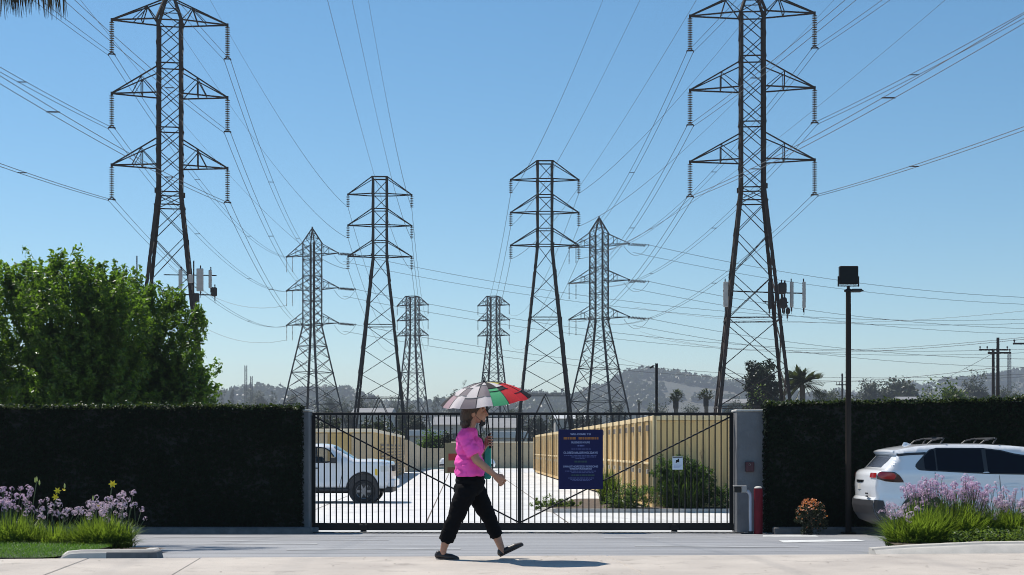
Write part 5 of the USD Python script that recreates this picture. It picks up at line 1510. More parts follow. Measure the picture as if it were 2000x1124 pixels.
class Shell:
    """A car body: two side skins whose half width depends on (x, z), joined along the side outline."""

    def __init__(self, poly, half, r=0.09, bow=(0.0, 0.0), L=4.6, ds=0.045):
        poly = max(getattr(poly, 'geoms', [poly]), key=lambda g_: g_.area)
        self.poly, self.half, self.r, self.bow, self.L, self.ds = poly, half, r, bow, L, ds
        self.solid = Polygon(poly.exterior)

    def y(self, x, z):
        d = shapely.distance(self.solid.exterior, shapely.points(x, z))
        q = np.clip(d / self.r, 0, 1)
        return self.half(x, z) - self.r * (1 - np.sqrt(np.maximum(0, 1 - (1 - q) ** 2)))

    def bend(self, V):
        W = self.half(np.array([self.L / 2]), np.array([.7]))[0]
        q = (np.abs(V[:, 1]) / W) ** 2
        V = V.copy()
        V[:, 0] += q * self.bow[0] * np.clip(1 - V[:, 0] / (0.22 * self.L), 0, 1) - q * self.bow[1] * np.clip((V[:, 0] - .78 * self.L) / (.22 * self.L), 0, 1)
        return V

    def flat(self, poly, ds=None):
        ds = ds or self.ds
        rings = [poly.exterior] + list(poly.interiors)
        B = np.vstack([np.array([r.interpolate(t).coords[0] for t in np.linspace(0, r.length, max(8, int(r.length / ds)), endpoint=False)]) for r in rings])
        x0, z0, x1, z1 = poly.bounds
        gx_, gz_ = np.meshgrid(np.arange(x0, x1, ds), np.arange(z0, z1, ds))
        G = np.column_stack([gx_.ravel(), gz_.ravel()])
        inn = poly.buffer(-ds * .45)
        G = G[shapely.contains_xy(inn, G[:, 0], G[:, 1])] if not inn.is_empty else G[:0]
        P = np.vstack([B, G]) + rng.normal(size=(len(B) + len(G), 2)) * 1e-7
        t = Delaunay(P).simplices
        c = P[t].mean(1)
        t = t[shapely.contains_xy(poly.buffer(1e-4), c[:, 0], c[:, 1])]
        e1, e2 = P[t[:, 1]] - P[t[:, 0]], P[t[:, 2]] - P[t[:, 0]]
        a = e1[:, 0] * e2[:, 1] - e1[:, 1] * e2[:, 0]
        t[a < 0] = t[a < 0][:, ::-1]
        return P, t

    def patch(self, poly, off, sides=(-1, 1), ds=None):
        if hasattr(poly, 'geoms'):
            return cat_([self.patch(g_, off, sides, ds) for g_ in poly.geoms if g_.area > 1e-5 and hasattr(g_, 'exterior')])
        P, t = self.flat(poly, ds)
        y = self.y(P[:, 0], P[:, 1]) + off
        ms = []
        for s in sides:
            ms.append((self.bend(np.column_stack([P[:, 0], s * y, P[:, 1]])), t if s < 0 else t[:, ::-1]))
        return cat_(ms)

    def strip(self, ring, n=14, off=0.0, ymax=None, yr=None):
        """The surface across the car along a run of outline points."""
        R = np.asarray(ring, float)
        T = np.gradient(R, axis=0); N = np.column_stack([T[:, 1], -T[:, 0]]); N = unit(N)
        yb = self.y(R[:, 0], R[:, 1])
        if ymax is not None:
            yb = np.minimum(yb, ymax)
        yb = yb + off
        s = np.linspace(*(yr or (-1, 1)), n)
        crown_ = (1 - s ** 2) * .025
        V = np.stack([R[:, None, 0] + N[:, None, 0] * (off + crown_), yb[:, None] * s[None], R[:, None, 1] + N[:, None, 1] * (off + crown_)], -1)
        k = len(R)
        i = (np.arange(k - 1)[:, None] * n + np.arange(n - 1)[None]).ravel()
        return self.bend(V.reshape(-1, 3)), np.stack([i, i + n, i + n + 1, i + 1], 1)

    def body(self):
        e = self.solid.exterior
        if not e.is_ccw:
            e = e.reverse() if hasattr(e, 'reverse') else e
        c = np.array([e.interpolate(t).coords[0] for t in np.linspace(0, e.length, int(e.length / .03))])
        if shapely.LinearRing(c).is_ccw is False:
            c = c[::-1]
        return cat_([self.patch(self.poly, 0.0), self.strip(np.vstack([c, c[:2]]))])


def wheel(parent, x, y, z, r, w, spokes=5, rim='rim'):
    s = 1 if y > 0 else -1
    ty = part(parent, 'wheel', move(lathe([(r * .66, -w / 2), (r * .9, -w / 2), (r * .985, -w * .36), (r, -w * .2), (r, w * .2), (r * .985, w * .36), (r * .9, w / 2), (r * .66, w / 2)], 36, 'y'), (x, y, z)), M['tyre'], smooth=35)
    part(ty, 'rim', move(lathe([(r * .67, -w / 2 + .01), (r * .6, -w / 2 + .03), (r * .57, -.02), (r * .57, .05), (0, .05)] if s < 0 else [(0, -.05), (r * .57, -.05), (r * .57, .02), (r * .6, w / 2 - .03), (r * .67, w / 2 - .01)], 30, 'y') if False else lathe([(r * .67, -w / 2 + .008), (r * .6, -w / 2 + .03), (r * .58, 0), (r * .6, w / 2 - .03), (r * .67, w / 2 - .008)], 30, 'y'), (x, y, z)), M[rim], smooth=35)
    part(ty, 'disc', move(lathe([(0, -.01), (r * .5, -.01), (r * .5, .01), (0, .01)], 24, 'y'), (x, y, z)), M['steel'])
    for i in range(spokes):
        a = i * 2 * math.pi / spokes
        p0 = np.array([x + math.cos(a) * r * .08, y + s * (w / 2 - .045), z + math.sin(a) * r * .08]); p1 = np.array([x + math.cos(a) * r * .6, y + s * (w / 2 - .03), z + math.sin(a) * r * .6])
        part(ty, 'spoke', strut(p0, p1, .05, .075 if r > .3 else .05), M[rim])
    part(ty, 'hub', move(lathe([(0, -.03), (r * .17, -.03), (r * .2, 0), (r * .17, .03), (0, .03)], 16, 'y'), (x, y + s * (w / 2 - .05), z)), M[rim], smooth=40)


run = lambda a, b, n=10: np.column_stack([np.linspace(a[0], b[0], n), np.linspace(a[1], b[1], n)])


# --- white crossover car on the right, tail towards the gate (x = 0 at its rear bumper)
DS = 26.0
sx = lambda px: (px - 1700) / 106.9          # near flank, in pixels of the photograph
sz = lambda py: (1047 - py) / 106.5
sc_ = lambda px: (px - 1676) / 103.2           # the tail's middle, further off
so = [(1676, 985), (1677, 972), (1681, 968), (1680, 945), (1682, 922), (1688, 916), (1702, 912), (1716, 897), (1727, 885), (1721, 881), (1718, 877), (1740, 872), (1768, 867.5), (1800, 865), (1840, 863.5), (1900, 864), (1950, 866.5), (2000, 871)]
outl = [(sc_(a), sz(b)) for a, b in so] + [(3.25, 1.60), (3.55, 1.42), (3.85, 1.17), (4.0, 1.10), (4.4, 1.0), (4.55, .88), (4.6, .62), (4.56, .3), (4.3, .22), (4.06, .22), (3.26, .22), (1.40, .23), (.54, .25), (.30, .25), (.12, .33), (.03, .46)]
wr, wz = .36, .36
bp = smooth_poly(outl, .02)
for wx_ in (.93, 3.62):
    bp = bp.difference(Point(wx_, wz).buffer(.415, 24))


def half_suv(x, z):
    belt = 1.20
    lower = .925 - .05 * np.clip((.5 - z) / .3, 0, 1) ** 2
    upper = .925 - (z - belt) * .42
    w = np.where(z < belt, lower + 0 * z, upper)
    w = w - .02 * np.clip(1 - np.abs(z - .98) / .12, 0, 1) * np.clip((x - .75) / .3, 0, 1)      # a soft hollow below the belt
    w = w + .012 * np.clip(1 - np.abs(z - .72) / .1, 0, 1)
    return w - .10 * np.clip(1 - x / .5, 0, 1) ** 1.5 - .10 * np.clip((x - 4.1) / .5, 0, 1) ** 1.5


S = Shell(bp, half_suv, .05, (.12, .25), 4.6)
p = at(1676, 876, DS)
YC = DS + .93
car = thing('parked_car', 'white crossover car parked behind the lilac flower clumps on the right', 'car', (p[0] + .23, YC, gz(DS + .9) - .02), 0.0)
body = part(car, 'body', S.body(), M['car_white'], smooth=32)
dlo = Polygon([(sx(a), sz(b)) for a, b in [(1785.5, 906), (1789, 901), (1812, 880.5), (1820, 873.5), (1835, 870), (1926, 870.5), (1960, 874.5), (1985, 881)]] + [(3.1, 1.49), (3.4, 1.30), (3.52, 1.16), (3.3, 1.155), (sx(1923), sz(921)), (sx(1800), sz(914.5)), (sx(1791), sz(913))])
dlo = smooth_poly(dlo.exterior.coords[:-1], .015)
for s in (-1, 1):
    part(car, 'window_surround', S.patch(dlo, .003, (s,)), M['car_trim'], smooth=30)


for s in (-1, 1):
    part(car, 'pillar_trim', S.patch(Polygon([(sx(a), sz(b)) for a, b in [(1733, 883), (1770, 880.5), (1812, 878.5), (1815, 883.5), (1780, 884.5), (1752, 887), (1738, 889)]]).intersection(S.solid.buffer(-.004)), .004, (s,), .03), M['car_trim'], smooth=30)


def band(poly, x0, x1):
    return poly.intersection(shapely.geometry.box(x0, 0, x1, 3))


ins_ = dlo.buffer(-.022)
for nm, x0, x1 in (('quarter_window', 1.0, sx(1829)), ('rear_door_window', sx(1832), sx(1922)), ('front_door_window', sx(1930), 3.6)):
    q = band(ins_, x0, x1)
    for s in (-1, 1):
        part(car, nm, S.patch(q, .0065, (s,)), M['car_glass'], smooth=30)
lamp_o = [(1695, 917.5), (1712, 916), (1740, 917.5), (1750, 924), (1760, 937.5), (1745, 937.5), (1722, 936), (1705, 931)]
lamp_p = Polygon([(sx(a), sz(b)) for a, b in lamp_o]).intersection(S.solid.buffer(-.003))
for s in (-1, 1):
    tl = part(car, 'tail_lamp', S.patch(lamp_p, .008, (s,)), M['tail_dark'], smooth=30)
    part(tl, 'red_lens', S.patch(Polygon([(sx(a), sz(b)) for a, b in [(1697, 918.5), (1713, 917.5), (1737, 919), (1743, 925), (1738, 932), (1715, 931), (1703, 925)]]).intersection(S.solid.buffer(-.006)), .013, (s,)), M['tail_red'], smooth=30)
for s in (-1, 1):
    part(car, 'tailgate_lamp', S.strip(run((sc_(1682), sz(919.5)), (sc_(1680.6), sz(929)), 5), 8, .006, None, (.70, .985) if s > 0 else (-.985, -.70)), M['tail_red'], smooth=30)
# dark lower cladding with the wheel arch flares, and the dark bumper
clad = Polygon([(-.1, sz(971)), (sx(1716), sz(973)), (sx(1722), sz(990)), (sx(1740), sz(1022)), (.54, .22), (.0, .2), (-.1, .5)]).intersection(S.solid)
for s in (-1, 1):
    part(car, 'rear_bumper', S.patch(clad, .016, (s,)), M['car_trim'], smooth=30)
for wx_ in (.93, 3.62):
    fl0 = Point(wx_, wz).buffer(.49, 24).difference(Point(wx_, wz).buffer(.417, 24)).intersection(S.solid.buffer(-.004))
    for s in (-1, 1):
        part(car, 'arch_trim', S.patch(fl0, .012, (s,)), M['car_trim'], smooth=30)
for s in (-1, 1):
    part(car, 'sill_trim', S.patch(shapely.geometry.box(1.44, .2, 3.18, .43).intersection(S.solid.buffer(-.004)), .01, (s,)), M['car_trim'], smooth=30)
part(car, 'bumper_face', S.strip(np.vstack([run((sc_(1677), sz(973)), (sc_(1676), sz(985)), 5), run((.03, .46), (.12, .33), 5), run((.15, .32), (.32, .255), 5)]), 14, .016), M['car_trim'], smooth=30)
part(car, 'rear_window', S.strip(run((sc_(1726), sz(886.5)), (sc_(1703.5), sz(910.5)), 8), 14, .006, .66), M['rear_glass'], smooth=30)
part(car, 'number_plate', S.strip(run((sc_(1680.3), sz(941)), (sc_(1680.2), sz(953)), 4), 6, .012, .16), M['cap'])
part(car, 'tailgate_trim', S.strip(run((sc_(1680.5), sz(934)), (sc_(1680.4), sz(939)), 4), 8, .014, .3), M['chrome'])
bd = part(car, 'badge', cat_([move(cbox(-.012, .0, -.62, -.44, .80, .83, .003), (.03, 0, 0)), move(cbox(-.012, .0, -.62, -.47, .75, .78, .003), (.03, 0, 0))]), M['car_trim'])
part(car, 'rear_wiper', tube([(sc_(1701), -.02, sz(914)), (sc_(1697), -.02, sz(917)), (sc_(1695), -.06, sz(913))], .016, 6), M['car_trim'])
part(car, 'roof_fin', cat_([(np.array([[.82, -.03, sz(868)], [.82, .03, sz(868)], [1.02, .03, sz(865)], [1.02, -.03, sz(865)], [.86, 0, sz(858.5)], [.93, 0, sz(860)]]), np.array([[0, 4, 1], [0, 3, 5], [0, 5, 4], [1, 4, 5], [1, 5, 2], [2, 5, 3]]))]), M['car_white'])
for k_ in (0, 1):
    x0 = sx(1822) if k_ == 0 else sx(1926)
    for s in (-1, 1):
        yy = s * .56
        part(car, 'roof_bar', tube([(x0, yy, sz(863)), (x0 + .08, yy, sz(856)), (x0 + .27, yy, sz(851)), (x0 + .31, yy, sz(851)), (x0 + .24, yy, sz(862))], .013, 6), M['car_trim'])
    part(car, 'roof_crossbar', tube([(x0 + .27, -.62, sz(851.5)), (x0 + .27, .62, sz(851.5))], .014, 7), M['car_trim'])


def seam(pts, label=None):
    P = np.array([(sx(a), sz(b)) for a, b in pts]); q = LineString(P).buffer(.005)
    part(car, 'door_seam', S.patch(q.intersection(S.solid), .002, (-1,), .03), M['car_trim'])


seam([(1826, 917), (1826, 930), (1829, 948), (1840, 968), (1850, 990), (1852, 1016)])
seam([(1925, 922), (1951, 930), (1955, 960), (1957, 1000), (1957, 1016)]) if False else seam([(1951, 923), (1953, 935), (1956, 970), (1957, 1016)])
for xh in (1836, 1963):
    zz_ = sz(932.5) if xh < 1900 else sz(943)
    h_ = Polygon([(sx(xh), zz_ - .018), (sx(xh), zz_ + .018), (sx(xh) + .25, zz_ + .022), (sx(xh) + .25, zz_ - .014)])
    part(car, 'door_handle', S.patch(h_, .028, (-1,), .02), M['car_white'], smooth=40)
part(car, 'fuel_flap', S.patch(Point(sx(1784), sz(934)).buffer(.075, 10), .003, (-1,), .03), M['car_white'], smooth=40) if False else None
for s in (-1, 1):
    for wx_ in (.93, 3.62):
        part(car, 'wheel_well', move(lathe([(.412, -.17), (.41, .16), (0, .15)] if s < 0 else [(0, -.15), (.41, -.16), (.412, .17)], 24, 'y'), (wx_, s * .74, wz)), M['car_trim'])
    part(car, 'mirror', cat_([cbox(3.0, 3.2, s * 1.0 - .1, s * 1.0 + .1, 1.14, 1.32, .04)]), M['car_white'])
    for wx_ in (.93, 3.62):
        wheel(car, wx_, s * .80, wz, wr, .225)
part(car, 'underbody', cbox(.35, 4.3, -.7, .7, .2, .4, .03), M['car_trim'])

# --- white pickup inside the yard, nose to the right (x = 0 at its nose, negative backwards)
DK = 45.0
kx_ = lambda px: (px - 769) / 61.0
kz_ = lambda py: (983 - py) / 61.0
ko = [(768, 932), (767, 946), (760, 953), (735, 955), (610, 958)]
fr_ = [(kx_(a), kz_(b)) for a, b in [(757, 955), (767, 944), (768, 930), (766, 915), (764, 905), (745, 901), (720, 899), (706, 899.5), (690, 899), (668, 885), (650, 873.5), (640, 870.5), (620, 869.5), (590, 869.5), (570, 870.5)]]
back = [(-3.45, 1.12), (-3.5, 1.12), (-5.55, 1.10), (-5.6, .75), (-5.55, .55), (-4.9, .5), (-4.2, .5), (-1.4, .46)]
kp = smooth_poly(fr_ + back, .025)
wkx, wkz, wkr = kx_(711), .37, .37
for wx_ in (wkx, wkx - 3.4):
    kp = kp.difference(Point(wx_, wkz + .05).buffer(.50, 24))
win1 = Polygon([(kx_(a), kz_(b)) for a, b in [(655, 902), (652, 893), (643, 882), (634, 877.5), (618, 876), (606, 876)]] + [(kx_(606), kz_(904)), (kx_(640), kz_(904))])
win2 = Polygon([(kx_(602), kz_(876)), (kx_(602), kz_(904)), (kx_(572), kz_(904)), (kx_(574), kz_(878))])
kp2 = kp.difference(win1.buffer(.001)).difference(win2)


def half_pick(x, z):
    w = np.where(z < 1.28, .94 - .04 * np.clip((.6 - z) / .3, 0, 1), .94 - (z - 1.28) * .38)
    return w - .12 * np.clip((x + .45) / .45, 0, 1) ** 1.5


K = Shell(kp2, half_pick, .08, (.03, .18), 5.6, .06)
K.bend = lambda V: np.column_stack([V[:, 0] - .14 * (np.abs(V[:, 1]) / .94) ** 2 * np.clip((V[:, 0] + .9) / .9, 0, 1), V[:, 1:]])
p = at(769, 876, DK)
trk = thing('pickup_truck', 'white pickup truck with black wheel arch inside the yard behind the gate', 'pickup truck', (p[0], DK + .95, -0.6), 0)
part(trk, 'body', K.body(), M['car_white'], smooth=32)
for nm, w_ in (('door_window', win1), ('rear_window', win2)):
    for s in (-1, 1):
        part(trk, nm, K.patch(w_, -.01, (s,)), M['pane'], smooth=30)
        part(trk, 'window_trim', K.patch(w_.buffer(.03).difference(w_.buffer(-.012)).intersection(kp), .004, (s,)), M['car_trim'], smooth=30)
for s in (-1, 1):
    for wx_ in (wkx, wkx - 3.4):
        part(trk, 'wheel_well', move(lathe([(.497, -.16), (.495, .16), (0, .15)] if s < 0 else [(0, -.15), (.495, -.16), (.497, .16)], 24, 'y'), (wx_, s * .74, wkz + .05)), M['car_trim'])
    part(trk, 'wheel_arch', K.patch(Point(wkx, wkz + .05).buffer(.565, 24).difference(Point(wkx, wkz + .05).buffer(.503, 24)).intersection(kp.buffer(-.004)), .02, (s,)), M['car_trim'], smooth=30)
    part(trk, 'mirror', cat_([cbox(kx_(648), kx_(660), s * 1.13 - .09, s * 1.13 + .09, kz_(906), kz_(894), .03), strut((kx_(656), s * .93, kz_(903)), (kx_(655), s * 1.1, kz_(902)), .05)]), M['car_trim'])
    part(trk, 'headlamp', K.patch(Polygon([(kx_(748), kz_(912)), (kx_(763), kz_(911)), (kx_(765), kz_(922)), (kx_(750), kz_(923))]).intersection(kp.buffer(-.003)), .008, (s,)), M['lamp_glass'], smooth=30)
    M.setdefault('amber', mat('amber_lens', (0.75, 0.5, 0.05), 0.3))
    part(trk, 'side_marker', K.patch(Polygon([(kx_(736.5), kz_(917)), (kx_(742), kz_(917)), (kx_(742), kz_(930)), (kx_(736.5), kz_(930))]), .008, (s,)), M['amber'])
    part(trk, 'door_handle', cbox(kx_(610), kx_(623), s * .955 - .02, s * .955 + .02, kz_(917), kz_(915), .006), M['car_trim'])
    part(trk, 'door_seam', K.patch(LineString([(kx_(668), kz_(897)), (kx_(670), kz_(925)), (kx_(664), kz_(953))]).buffer(.009).intersection(kp), .003, (s,), .03), M['car_trim'])
    part(trk, 'side_step', cbox(-3.3, kx_(684), s * .86 - .1, s * .86 + .1, .36, .47, .03), M['car_trim'])
    for wx_ in (wkx, wkx - 3.4):
        wheel(trk, wx_, s * .80, wkz, wkr, .27, 6)
part(trk, 'grille', cat_([cbox(-.10, -.0, -.6, .6, kz_(922), kz_(910), .02)]), M['car_trim'])
part(trk, 'bumper', cat_([cbox(-.22, .04, -.82, .82, kz_(952), kz_(937), .04)]), M['car_white'])
part(trk, 'lower_valance', cbox(-.35, -.05, -.8, .8, kz_(963), kz_(953), .03), M['car_trim'])
part(trk, 'chassis', cbox(-5.3, -.4, -.55, .55, .3, .52, .03), M['car_trim'])
part(trk, 'windscreen', K.strip(run((kx_(688), kz_(898)), (kx_(651), kz_(874.5)), 8), 14, .006, .72), M['car_glass'], smooth=30)
for yy in (-.4, .4):
    part(trk, 'seat', cat_([cbox(-2.5, -1.98, yy - .24, yy + .24, .75, .95, .05), cbox(-2.62, -2.42, yy - .24, yy + .24, .9, 1.46, .05)]), M['seat'])
part(trk, 'dashboard', cbox(-1.75, -1.35, -.75, .75, .9, 1.22, .05), M['car_trim'])
part(trk, 'wiper', tube([(kx_(690), -.5, kz_(899.5)), (kx_(676), -.3, kz_(893))], .012, 5), M['car_trim'])

# --- distant car at the far end of the yard
q = at(868, 905, 112.0)
fo = [(0, .3), (.05, .7), (.25, .95), (.9, 1.0), (1.5, 1.42), (2.7, 1.45), (3.5, 1.02), (4.3, .85), (4.45, .55), (4.4, .28)]
fp = smooth_poly(fo, .03)
for wx_ in (.85, 3.5):
    fp = fp.difference(Point(wx_, .32).buffer(.37, 16))
FS = Shell(fp, lambda x, z: np.where(z < .95, .88, .88 - (z - .95) * .5) + 0 * x, .1, (.1, .15), 4.4, .1)
fc = thing('distant_car', 'small pale car far back in the yard, half hidden behind the woman', 'car', (q[0] - .45, 112, -0.6), 0)
part(fc, 'body', FS.body(), M['car_white'], smooth=35)
for s in (-1, 1):
    part(fc, 'window', FS.patch(Polygon([(1.15, 1.02), (1.6, 1.36), (2.65, 1.38), (3.2, 1.04)]), .008, (s,)), M['car_glass'])
    part(fc, 'bumper_trim', FS.patch(shapely.geometry.box(0, .25, 4.4, .5).intersection(fp.buffer(-.004)), .01, (s,)), M['car_trim'])
    for wx_ in (.85, 3.5):
        wheel(fc, wx_, s * .76, .32, .32, .2)
# ------------------------------------------------------------------ the walking woman and her umbrella
M['skin'] = mat('skin', (0.40, 0.21, 0.14), 0.5, (0.34, 0.165, 0.105), scale=18, spec=0.4)
M['hair'] = mat('brown_hair', (0.03, 0.016, 0.010), 0.5, (0.06, 0.034, 0.02), scale=30, stretch=(3, 3, .4), obj=True, bump=.6, bscale=90)
M['shirt'] = mat('pink_jersey', (0.88, 0.085, 0.45), 0.85, (0.82, 0.07, 0.40), scale=9, bump=.25, bscale=14, bdist=.01)
M['trousers'] = mat('black_cotton', (0.004, 0.004, 0.005), 0.95, spec=.1, bump=.35, bscale=26, bdist=.008)
M['shoe'] = mat('dark_leather', (0.018, 0.012, 0.011), 0.45)
M['sole'] = mat('shoe_sole', (0.05, 0.035, 0.03), 0.8)
M['mask_cloth'] = mat('black_cloth', (0.008, 0.008, 0.009), 0.85)
M['teal'] = mat('teal_fabric', (0.02, 0.30, 0.22), 0.7)
DW = 14.55
WS = F / DW


def wp(px, py, y=0.0):
    return np.array([(px - 930) / WS, y, (1092 - py) / WS])


def ball(p, r):
    return Manifold.sphere(r, 20).translate(tuple(float(q) for q in p))


def ell(p, r, rot=(0, 0, 0)):
    return Manifold.sphere(1.0, 28).scale(tuple(r)).rotate(tuple(rot)).translate(tuple(float(q) for q in p))


def chain(pr):
    out = []
    for (a, ra), (b_, rb_) in zip(pr[:-1], pr[1:]):
        out.append(Manifold.batch_hull([ball(a, ra), ball(b_, rb_)]))
    return out


def join(ms):
    o = ms[0]
    for m_ in ms[1:]:
        o = o + m_
    return o


def soften(mf, edge_, it=10):
    mf = mf.refine_to_length(edge_)
    me = mf.to_mesh()
    tm = trimesh.Trimesh(me.vert_properties[:, :3], me.tri_verts, process=True)
    trimesh.smoothing.filter_taubin(tm, lamb=0.5, nu=0.53, iterations=it)
    return tm


wb = at(930, 1092, DW)
woman = thing('person', 'person in a pink T-shirt and black cropped trousers striding under a colourful umbrella', 'person', (wb[0], DW, 0.0))
NY, FY = -1, 1        # near side (towards the viewer) and far side
# joints
sh_n, sh_f = wp(909, 853, -.165), wp(911, 853, .165)
el_n, wr_n = wp(932, 899, -.225), wp(968, 929, -.17)
el_f, wr_f = wp(926, 897, .215), wp(949, 868, .10)
hip_n, hip_f = wp(911, 958, -.09), wp(926, 958, .09)
kn_n, an_n = wp(890, 1011, -.09), wp(867, 1072, -.08)
kn_f, an_f = wp(952, 1007, .08), wp(979, 1072, .07)
head = wp(928, 803, 0)
sk = []
sk += [ell(head, (.098, .076, .106), (0, 8, 0)), ell(wp(935, 812, 0), (.072, .062, .078), (0, 12, 0))]
sk += [ell(wp(941, 822), (.036, .04, .03))]                                  # chin
sk += [Manifold.batch_hull([ball(wp(946.5, 802), .012), ball(wp(951.5, 811), .013), ball(wp(946, 812), .014)])]  # nose
sk += [ell(wp(945, 798.5, -.0), (.02, .05, .014)), ell(wp(946.5, 817.5), (.012, .026, .012)), ell(wp(945, 808, -.036), (.02, .02, .02)), ell(wp(945, 808, .036), (.02, .02, .02))]
for s in (-1, 1):
    sk.append(ell(wp(925, 809, s * .073), (.022, .012, .034), (0, 10, 0)))
sk += chain([(wp(922, 818), .055), (wp(915, 842), .055), (wp(914, 852), .07)])
sk += [ell(wp(916, 872), (.12, .15, .14)), ell(wp(918, 915), (.115, .14, .14)), ell(wp(918, 950), (.12, .14, .09))]
sk += chain([(wp(914, 851), .06), (sh_n, .052), (el_n, .041), (wp(950, 914, -.2), .037), (wr_n, .026)])
sk += chain([(wp(914, 851), .06), (sh_f, .052), (el_f, .041), (wp(938, 882, .16), .037), (wr_f, .026)])
sk += chain([(hip_n, .08), (kn_n, .06), (wp(877, 1036, -.085), .055), (an_n, .034), (wp(866, 1080, -.08), .034)])
sk += chain([(hip_f, .08), (kn_f, .06), (wp(965, 1036, .075), .053), (an_f, .034), (wp(982, 1079, .07), .034)])
# near hand: loosely curled, swinging forward
dv = unit(wr_n - el_n); side = np.array([0, 1.0, 0]); upv = unit(np.cross(side, dv) * -1)
if upv[2] < 0:
    upv = -upv
palm0, palm1 = wr_n + dv * .02, wr_n + dv * .085
sk.append(Manifold.batch_hull([ball(wr_n, .024), ball(palm1 + upv * .030, .014), ball(palm1 - upv * .030, .013), ball(palm0 + upv * .022, .018), ball(palm0 - upv * .02, .018)]))
fingers = []
for i, (o, L) in enumerate(((.033, .9), (.012, 1.0), (-.010, .94), (-.031, .75))):
    k0 = palm1 + upv * o
    k1 = k0 + unit(dv * .85 + side * .5 - upv * .15) * .040 * L
    k2 = k1 + unit(dv * .1 + side * .9 - upv * .35) * .027 * L
    k3 = k2 + unit(-dv * .6 + side * .55 - upv * .3) * .021 * L
    fingers += chain([(k0 - dv * .02, .0095), (k1, .009), (k2, .0085), (k3, .0075)])
th0 = palm0 + upv * .022
fingers += chain([(th0, .013), (th0 + unit(dv * .7 + upv * .6 + side * .45) * .045, .0105), (th0 + unit(dv * .9 + upv * .35 + side * .5) * .075, .009)])
# far hand closed round the umbrella shaft
sh_x = lambda py: wp(947 + 10 * (py - 752) / 116, py, .045)
pc = wp(950.5, 863, .075)
sk.append(Manifold.batch_hull([ball(wr_f, .024), ball(pc + [0, 0, .032], .015), ball(pc + [0, 0, -.032], .015), ball(wp(953, 857, .07), .014)]))
for i, py in enumerate((853, 858.5, 864, 869)):
    c = sh_x(py)
    k0 = c + [-.022, .02, 0]; k1 = c + [-.012, -.026, -.002]; k2 = c + [.018, -.026, -.004]; k3 = c + [.027, .004, -.005]
    L = (.95, 1, .97, .85)[i]
    fingers += chain([(k0, .0095), (k1, .0095), (c + (k2 - c) * L, .009), (c + (k3 - c) * L, .008)])
fingers += chain([(pc + [.0, 0, .03], .012), (sh_x(850) + [.0, .024, 0.0], .0105), (sh_x(847) + [.018, .01, .0], .009)])
bodym = soften(join(sk), .012, 12)
fing = soften(join(fingers), .004, 5)
body_all = trimesh.util.concatenate([bodym, fing])
part(woman, 'body', body_all, M['skin'], smooth=True)

# hair: a bob that leaves the face free
hairs = [ell(wp(922.5, 798), (.114, .098, .104), (0, 10, 0)), ell(wp(913, 812), (.076, .098, .105), (0, 12, 0)), ell(wp(910, 828), (.060, .088, .06))]
face_cut = join([ell(wp(952, 815), (.122, .2, .125), (0, 12, 0))])
hm = soften(join(hairs) - face_cut, .010, 6)
hv = np.array(hm.vertices); nz = meshkit.fbm(hv * [70, 70, 12], 3, 2) - .5
hm.vertices = hv + hm.vertex_normals * (nz * .014)[:, None]
part(woman, 'hair', hm, M['hair'], smooth=True)
st = []
for i in range(240):
    a = rng.uniform(1.7, 4.6); yy = math.sin(a) * .078; xx_ = .062 * math.cos(a)
    p0 = wp(920, 806) + np.array([xx_, yy, 0]); L = rng.uniform(.09, .15)
    st.append(tube([p0, p0 + [xx_ * .25, yy * .1, -L * .5], p0 + [xx_ * .2 + rng.uniform(-.015, .02), yy * .05, -L]], [.005, .004, .0015], 4))
part(woman, 'hair_strand', cat_(st), M['hair'], kind='stuff')
# eyes, lips, mask
M['eye_white'] = mat('eye_white', (0.6, 0.58, 0.55), .3); M['iris'] = mat('dark_iris', (0.02, 0.014, 0.01), .2); M['lips'] = mat('lips', (0.32, 0.10, 0.08), .5)
for s in (-1, 1):
    e = part(woman, 'eye', trimesh.creation.icosphere(2, .0105).apply_translation(wp(943.2, 804.2, s * .030)), M['eye_white'], smooth=True)
    part(e, 'iris', trimesh.creation.icosphere(2, .0065).apply_translation(wp(944.3, 804.2, s * .0325)), M['iris'], smooth=True)
    part(woman, 'eyebrow', tube([wp(946.5, 799, s * .015), wp(946, 798, s * .035), wp(942, 799.5, s * .055)], .0045, 5), M['hair'])
mk = soften(Manifold.batch_hull([ball(wp(946, 821.5, 0), .015), ball(wp(945.5, 827, 0), .018), ball(wp(941, 830.5, 0), .018), ball(wp(941, 822.5, -.034), .010), ball(wp(941, 822.5, .034), .010), ball(wp(939, 829.5, -.026), .012), ball(wp(939, 829.5, .026), .012)]), .01, 5)
mkp = part(woman, 'face_mask', mk, M['mask_cloth'], smooth=True)
for s in (-1, 1):
    part(mkp, 'ear_loop', tube([wp(940, 822.5, s * .042), wp(931, 815, s * .074), wp(922.5, 806, s * .078)], .0018, 4), M['mask_cloth'])
part(mkp, 'lanyard', tube([wp(936, 829, -.03), wp(940, 848, -.1), wp(945, 868, -.10), wp(946, 880, -.08)], .0035, 4), M['mask_cloth'])

